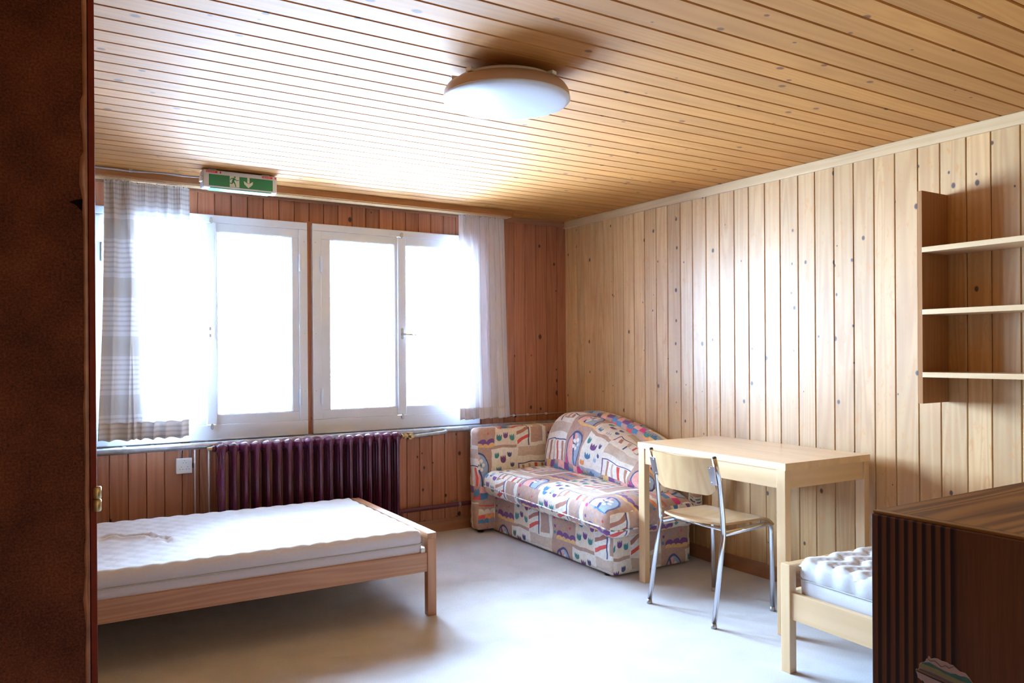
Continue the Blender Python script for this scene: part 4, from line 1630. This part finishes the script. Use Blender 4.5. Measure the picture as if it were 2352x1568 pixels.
# ---------------------------------------------------------------- beds
def quilt_mattress(parent, x0, x1, y0, y1, z0, z1, along, puff, wave, mat, side_mat, n_long=220, n_wide=110, crease=None, pitch=0.075, amp=0.034):
    """mattress: quilted top panel, side border, piping; wavy stitching runs along the length"""
    lx, ly = x1 - x0, y1 - y0
    nx, ny = (n_long, n_wide) if along == 0 else (n_wide, n_long)
    r = 0.028
    bm = bmesh.new()
    grid = []
    for i in range(nx + 1):
        row = []
        for j in range(ny + 1):
            u, v = i / nx, j / ny
            x, y = x0 + lx * u, y0 + ly * v
            a, b = (x, y) if along == 0 else (y, x)     # a along the waves, b across
            tri = abs(((a / wave) % 1.0) * 2 - 1)
            tri = 0.5 - 0.5 * math.cos(tri * PI)
            h = abs(math.sin(PI * (b + amp * tri) / pitch)) ** 0.75
            e = min(x - x0, x1 - x, y - y0, y1 - y)
            drop = r * (1 - math.sqrt(max(0, 1 - (1 - min(1, e / r)) ** 2))) if e < r else 0
            z = z1 - puff + puff * h - drop + 0.004 * math.sin(a * 2.3) * math.sin(b * 3.1)
            if crease:
                for (ax, ay), (bx, by), dp in crease:
                    px, py = x - ax, y - ay
                    dx, dy = bx - ax, by - ay
                    t = max(0, min(1, (px * dx + py * dy) / (dx * dx + dy * dy)))
                    d = math.hypot(px - t * dx, py - t * dy)
                    z -= dp * math.exp(-(d / 0.010) ** 2) - dp * 0.6 * math.exp(-((d - 0.028) / 0.014) ** 2)
            row.append(bm.verts.new((x, y, z)))
        grid.append(row)
    for i in range(nx):
        for j in range(ny):
            bm.faces.new((grid[i][j], grid[i + 1][j], grid[i + 1][j + 1], grid[i][j + 1]))
    # under side closes the panel
    root = from_bm('mattress', bm, mat, None, True)
    root.parent = parent
    # side border: lower two thirds flat cloth, puffed band above a piping line
    zt, zm, zb = z1 - r - puff * 0.5, z0 + (z1 - z0) * 0.50, z0
    loop = [(x0, y0), (x1, y0), (x1, y1), (x0, y1)]
    bm = bmesh.new()
    ring = []
    c = 0.03
    for (cx, cy, a0) in ((x1 - c, y0 + c, -90), (x1 - c, y1 - c, 0), (x0 + c, y1 - c, 90), (x0 + c, y0 + c, 180)):
        for k in range(7):
            a = math.radians(a0 + 15 * k)
            ring.append((cx + c * math.cos(a), cy + c * math.sin(a)))
    dense = []
    for (ax, ay), (bx, by) in zip(ring, ring[1:] + ring[:1]):
        n_ = max(1, int(math.hypot(bx - ax, by - ay) / 0.02))
        for k in range(n_):
            dense.append((ax + (bx - ax) * k / n_, ay + (by - ay) * k / n_))
    cx0, cy0 = (x0 + x1) / 2, (y0 + y1) / 2

    def off(p, d):
        dx = (1 if p[0] > x1 - c else -1 if p[0] < x0 + c else 0)
        dy = (1 if p[1] > y1 - c else -1 if p[1] < y0 + c else 0)
        l = math.hypot(dx, dy) or 1
        return p[0] + dx / l * d, p[1] + dy / l * d
    lv = [(zb, -0.012), (zb + 0.012, 0.0), (zm - 0.008, 0.004), (zm, -0.002), (zm + 0.008, 0.004), (zt, 0.003), (zt + 0.016, -0.004), (z1 - puff * 0.6 - 0.004, -0.016)]
    rows = []
    s_ = 0
    for z, d in lv:
        row = []
        for q, p in enumerate(dense):
            wv = 0
            if zm < z < z1 - 0.01:
                wv = puff * 0.45 * (abs(math.sin(q * 0.02 * PI / 0.09)) - 0.5)
            xx, yy = off(p, d + wv)
            row.append(bm.verts.new((xx, yy, z)))
        rows.append(row)
    nn = len(dense)
    for a, b in zip(rows, rows[1:]):
        for k in range(nn):
            bm.faces.new((a[k], a[(k + 1) % nn], b[(k + 1) % nn], b[k]))
    bm.faces.new(rows[0][::-1])
    side = from_bm('side_border', bm, side_mat, None, True)
    side.parent = root
    bm = bmesh.new()
    pts_ = [Vector((*off(p, 0.004), zm)) for p in dense]
    pts_.append(pts_[0])
    add_tube(bm, pts_, 0.0028, 6, cap=False)
    pi_ = from_bm('seam_piping', bm, 'piping', None, True)
    pi_.parent = root
    return root


# bed one: long side parallel to the window wall
B1 = empty('bed', (1.696, 3.378, 0), -0.022)
tag(B1, 'low wooden single bed standing in front of the radiator', 'bed')
L1, W1 = 2.04, 1.06
for x0 in (-0.044, -L1):
    xa, xb = x0, x0 + 0.044
    for ya, yb in ((0.0, 0.040), (W1 - 0.040, W1)):
        zf = floor_z(3.378 + ya)
        box('leg', (xa, ya, zf), (xb, yb, 0.366), 'bed_z', B1, 0.003)
    box('end_rail', (xa - 0.001, -0.001, 0.366), (xb + 0.001, W1 + 0.001, 0.395), 'bed_y', B1, 0.003)
    box('end_board', (xa + 0.008, 0.040, 0.20), (xa + 0.036, W1 - 0.040, 0.300), 'bed_y', B1, 0.002)
box('side_rail', (-L1 + 0.044, 0.006, 0.212), (-0.044, 0.030, 0.302), 'bed_x', B1, 0.002)
box('side_rail', (-L1 + 0.044, W1 - 0.030, 0.212), (-0.044, W1 - 0.006, 0.302), 'bed_x', B1, 0.002)
for i in range(12):
    xx = -L1 + 0.12 + i * 0.155
    box('slat', (xx, 0.030, 0.262), (xx + 0.07, W1 - 0.030, 0.272), 'beech_y', B1)
box('corner_holder', (-0.072, 0.012, 0.300), (-0.052, 0.032, 0.320), 'white_plastic', B1, 0.003)

MW1 = quilt_mattress(None, -L1 + 0.06, -0.062, 0.020, W1 - 0.030, 0.274, 0.412, 1, 0.006, 0.11, 'ticking', 'ticking_side', crease=[
    ((-1.45, 0.62), (-1.33, 0.62), 0.012), ((-1.33, 0.62), (-1.20, 0.56), 0.016), ((-1.20, 0.56), (-1.13, 0.47), 0.014), ((-1.13, 0.47), (-1.125, 0.38), 0.006)], pitch=0.085)
MW1.location = B1.location
MW1.rotation_euler = B1.rotation_euler
MW1.name = 'mattress'
tag(MW1, 'white quilted foam mattress lying on the bed by the radiator', 'mattress')

# bed two: along the right wall, nearer the viewer
B2 = empty('bed', (2.527, 2.010, 0), -0.055 + 0.0)
tag(B2, 'light beech single bed partly hidden behind the dark cabinet', 'bed')
L2, W2 = 2.04, 0.90
for y0 in (0.0, -L2 + 0.044):
    for xa, xb in ((0.0, 0.036), (W2 - 0.036, W2)):
        box('leg', (xa, y0, 0.0), (xb, y0 + 0.044, 0.421), 'beech_z', B2, 0.003)
    box('end_rail', (0.036, y0 + 0.004, 0.390), (W2 - 0.036, y0 + 0.040, 0.420), 'beech_x', B2, 0.002)
    box('end_board', (0.036, y0 + 0.010, 0.210), (W2 - 0.036, y0 + 0.034, 0.315), 'beech_x', B2, 0.002)
box('side_rail', (0.008, -L2 + 0.044, 0.210), (0.032, 0.002, 0.314), 'beech_y', B2, 0.002)
box('side_rail', (W2 - 0.032, -L2 + 0.044, 0.210), (W2 - 0.008, 0.002, 0.314), 'beech_y', B2, 0.002)
for i in range(12):
    yy = -L2 + 0.10 + i * 0.155
    box('slat', (0.032, yy, 0.272), (W2 - 0.032, yy + 0.07, 0.282), 'beech_x', B2)
MW2 = quilt_mattress(None, 0.036, W2 - 0.040, -L2 + 0.06, -0.012, 0.284, 0.452, 0, 0.016, 0.15, 'ticking2', 'ticking2', pitch=0.075, amp=0.042)
MW2.location = B2.location
MW2.rotation_euler = B2.rotation_euler
tag(MW2, 'thick white mattress with wavy quilting on the bed behind the dark cabinet', 'mattress')

# ---------------------------------------------------------------- wall shelf
SH = empty('wall_shelf', (W, 1.5, 1.02))
tag(SH, 'open beech wall shelf with three boards hung on the right wall', 'shelf')
SX = 3.288
box('upright', (SX, 1.921, 1.018), (W - 0.001, 1.941, 1.930), 'shelf_side_shaded', SH, 0.001)
box('upright', (SX, 0.90, 1.018), (W - 0.001, 0.92, 1.930), 'shelf_side_shaded', SH, 0.001)
for zt in (1.687, 1.421, 1.153):
    box('board', (SX - 0.002, 0.92, zt - 0.022), (W - 0.001, 1.921, zt), 'beech_y', SH, 0.002)
local(SH)

# ---------------------------------------------------------------- dark cabinet at the right
CB = empty('cabinet', (1.42, 0.35, 0), 0)
tag(CB, 'dark stained wooden cabinet with striped grain and a torn sticker, in the near right corner', 'cabinet')
CX0, CX1, CY0, CY1, CZ = 1.1255, 1.85, -0.10, 0.742, 1.0005
box('side_panel', (CX0, CY0, 0.0), (CX0 + 0.02, CY1, CZ - 0.0045), 'dark_stripes', CB, 0.004, 3)
box('side_panel', (CX1 - 0.02, CY0, 0.0), (CX1, CY1, CZ - 0.0045), 'dark_stripes', CB, 0.004, 3)
box('back_panel', (CX0 + 0.02, CY1 - 0.012, 0.02), (CX1 - 0.02, CY1, CZ - 0.02), 'dark_stripes', CB)
box('door', (CX0 + 0.022, CY0, 0.05), ((CX0 + CX1) / 2 - 0.002, CY0 + 0.018, CZ - 0.022), 'dark_stripes', CB, 0.002)
box('door', ((CX0 + CX1) / 2 + 0.002, CY0, 0.05), (CX1 - 0.022, CY0 + 0.018, CZ - 0.022), 'dark_stripes', CB, 0.002)
box('bottom_panel', (CX0 + 0.02, CY0 + 0.02, 0.05), (CX1 - 0.02, CY1 - 0.012, 0.068), 'dark_stripes', CB)
box('top_edge_band', (CX0 + 0.0045, CY0, CZ - 0.0045), (CX0 + 0.020, CY1, CZ), 'oak_edge', CB, 0.0015)
box('top_panel', (CX0 + 0.020, CY0, CZ - 0.018), (CX1, CY1, CZ), 'oak_top', CB, 0.0015)
# torn sticker on the side
sx_ = CX0 - 0.0002


def sticker(name, poly, lift, mat, parent):
    bm = bmesh.new()
    A = [bm.verts.new((sx_ - lift, y_, z_)) for y_, z_ in poly]
    B = [bm.verts.new((sx_ - lift + 0.0002, y_, z_)) for y_, z_ in poly]
    bm.faces.new(A)
    bm.faces.new(B[::-1])
    n = len(poly)
    for i in range(n):
        bm.faces.new((A[i], A[(i + 1) % n], B[(i + 1) % n], B[i]))
    return from_bm(name, bm, mat, parent)


def sm(cx, cy):
    """drawing units of the sticker artwork -> (y, z) on the cabinet side panel"""
    w_ = 1 +5.659657e-05 * cx -3.519310e-07 * cy
    return ((0.686532 -4.015082e-05 * cx +2.496674e-07 * cy) / w_, EYE + (-0.441071 -4.681581e-07 * cx -7.528788e-05 * cy) / w_)


edge = [(460, 218), (490, 245), (498, 275), (575, 262), (640, 275), (720, 320), (770, 330), (830, 352), (880, 390), (940, 402), (1000, 460), (1040, 495), (1080, 530), (1150, 548), (1200, 570),
        (1240, 620), (1275, 660), (1300, 700), (1330, 745), (1375, 820), (1400, 900), (1380, 980), (1300, 1060), (1120, 1120), (900, 1130), (700, 1080), (560, 980), (450, 860), (375, 760), (350, 715), (300, 700), (270, 665), (245, 655),
        (235, 600), (215, 545), (200, 500), (215, 470), (245, 485), (270, 455), (268, 390), (300, 350), (370, 340), (400, 310), (410, 280), (440, 270)]
st = sticker('sticker', [sm(*p) for p in edge], 0.0003, 'sticker_white', CB)
tag(st, 'torn paper sticker with landscape print')
sticker('printed_field', [sm(*p) for p in [(272, 400), (330, 372), (480, 425), (640, 490), (800, 580), (950, 650), (1100, 715), (1230, 762), (1300, 800), (1330, 860), (1240, 850), (900, 740), (600, 630), (280, 440)]], 0.0006, 'sticker_olive', st)
sticker('printed_hills', [sm(*p) for p in [(310, 352), (470, 350), (560, 400), (650, 455), (760, 515), (900, 570), (1000, 582), (1080, 622), (1190, 640), (1260, 680), (1320, 745), (1345, 800), (1230, 760), (1100, 712), (950, 648), (800, 578), (640, 488), (480, 423), (330, 372)]], 0.0006, 'sticker_green', st)
sticker('printed_road', [sm(*p) for p in [(285, 462), (600, 590), (900, 735), (1220, 850), (1215, 890), (880, 770), (580, 640), (270, 490)]], 0.0007, 'sticker_violet', st)
sticker('printed_verge', [sm(*p) for p in [(216, 482), (270, 490), (580, 645), (880, 775), (1150, 880), (1150, 900), (860, 800), (560, 672), (220, 508)]], 0.0007, 'sticker_ochre', st)
sticker('printed_border', [sm(*p) for p in [(212, 500), (560, 655), (870, 790), (1120, 890), (1110, 912), (860, 812), (550, 678), (218, 520)]], 0.0009, 'sticker_line', st)
ln = [(445, 275), (495, 320), (590, 322), (710, 440), (800, 415), (868, 468), (965, 432)]
poly = [sm(x_, y_ - 4) for x_, y_ in ln] + [sm(x_, y_ + 5) for x_, y_ in ln[::-1]]
sticker('printed_ridge_line', poly, 0.0009, 'sticker_line', st)
local(CB)

# ---------------------------------------------------------------- wardrobe at the left
WD = empty('wardrobe', (-0.25, 2.0, 0), 0)
tag(WD, 'tall dark red-brown wardrobe seen from its hardboard side, filling the left edge', 'wardrobe')
WX0, WX1, WY0, WY1, WZ = -0.60, 0.1035, 1.55, 2.55, 2.06
box('side_panel', (WX0, WY0, 0.0), (WX1 - 0.0005, WY0 + 0.018, WZ), 'hardboard', WD, 0.001)
box('side_panel', (WX0, WY1 - 0.018, 0.0), (WX1 - 0.0005, WY1, WZ), 'hardboard', WD, 0.001)
box('back_panel', (WX0, WY0 + 0.018, 0.02), (WX0 + 0.01, WY1 - 0.018, WZ - 0.02), 'hardboard', WD)
box('top_panel', (WX0, WY0 + 0.018, WZ - 0.018), (WX1 - 0.0005, WY1 - 0.018, WZ), 'hardboard', WD)
box('bottom_panel', (WX0 + 0.01, WY0 + 0.018, 0.05), (WX1 - 0.0005, WY1 - 0.018, 0.068), 'hardboard', WD)
# worn front edge strip with chips of bare wood on the side face
rng = random.Random(5)
bm = bmesh.new()
zz = 0.0
L_, R_ = [], []
while zz < WZ:
    L_.append((WX1 - 0.0012 - max(0, rng.gauss(0, 0.0016)), zz))
    zz += rng.uniform(0.02, 0.07)
for c0, c1, dpt in ((1.545, 1.60, 0.0075), (1.66, 1.70, 0.006), (0.90, 0.93, 0.003)):
    L_ = [p for p in L_ if not c0 - 0.03 < p[1] < c1 + 0.01]
    L_ += [(WX1 - 0.002, c0 - 0.028), (WX1 - dpt, c0), (WX1 - dpt * 0.8, c1 - 0.01), (WX1 - 0.001, c1)]
L_.sort(key=lambda p: p[1])
A = [bm.verts.new((x_, WY0 - 0.0012, z_)) for x_, z_ in L_]
B = [bm.verts.new((WX1 + 0.0045, WY0 - 0.0012, z_)) for x_, z_ in L_]
A2 = [bm.verts.new((x_, WY0 + 0.001, z_)) for x_, z_ in L_]
B2_ = [bm.verts.new((WX1 + 0.0065, WY0 + 0.003, z_)) for x_, z_ in L_]
B3_ = [bm.verts.new((WX1 + 0.0065, WY0 + 0.018, z_)) for x_, z_ in L_]
for i in range(len(A) - 1):
    bm.faces.new((A[i], B[i], B[i + 1], A[i + 1]))
    bm.faces.new((A2[i], A[i], A[i + 1], A2[i + 1]))
    bm.faces.new((B[i], B2_[i], B2_[i + 1], B[i + 1]))
    bm.faces.new((B2_[i], B3_[i], B3_[i + 1], B2_[i + 1]))
from_bm('worn_edge_strip', bm, 'ward_trim', WD, True)
# front frame and door leaf, edge on
dr = box('door', (WX1 + 0.0072, WY0 + 0.001, 0.04), (WX1 + 0.0172, (WY0 + WY1) / 2 - 0.002, WZ - 0.0), 'ward_door', WD, 0.0015)
box('door', (WX1 + 0.0072, (WY0 + WY1) / 2 + 0.002, 0.04), (WX1 + 0.0172, WY1 - 0.001, WZ), 'ward_door', WD, 0.0015)
# splinter hole
flat_p = [(0.0815, 1.512), (0.092, 1.517), (0.103, 1.519), (0.1032, 1.496), (0.099, 1.499), (0.091, 1.508)]
bm = bmesh.new()
A = [bm.verts.new((x_, WY0 - 0.0006, z_)) for x_, z_ in flat_p]
B = [bm.verts.new((x_, WY0 + 0.001, z_)) for x_, z_ in flat_p]
bm.faces.new(A)
bm.faces.new(B[::-1])
for i in range(len(A)):
    bm.faces.new((A[i], A[(i + 1) % len(A)], B[(i + 1) % len(A)], B[i]))
from_bm('splintered_gouge', bm, 'ward_dark', WD)
bm = bmesh.new()
hx, hy = WX1 + 0.0175, WY0 - 0.001
for a, b in ((0.9775, 0.9985), (0.9992, 1.0205)):
    add_tube(bm, [(hx, hy, a), (hx, hy, a + 0.0015), (hx, hy, b - 0.0015), (hx, hy, b)], [0.0055, 0.0068, 0.0068, 0.0055], 18)
tag(autosmooth(from_bm('hinge', bm, 'brass', dr), 60), 'tarnished brass barrel hinge')
local(WD)

# rename duplicates the plain way: Blender adds its own suffixes
for o in scene.objects:
    if o.type == 'MESH':
        o.data.name = o.name
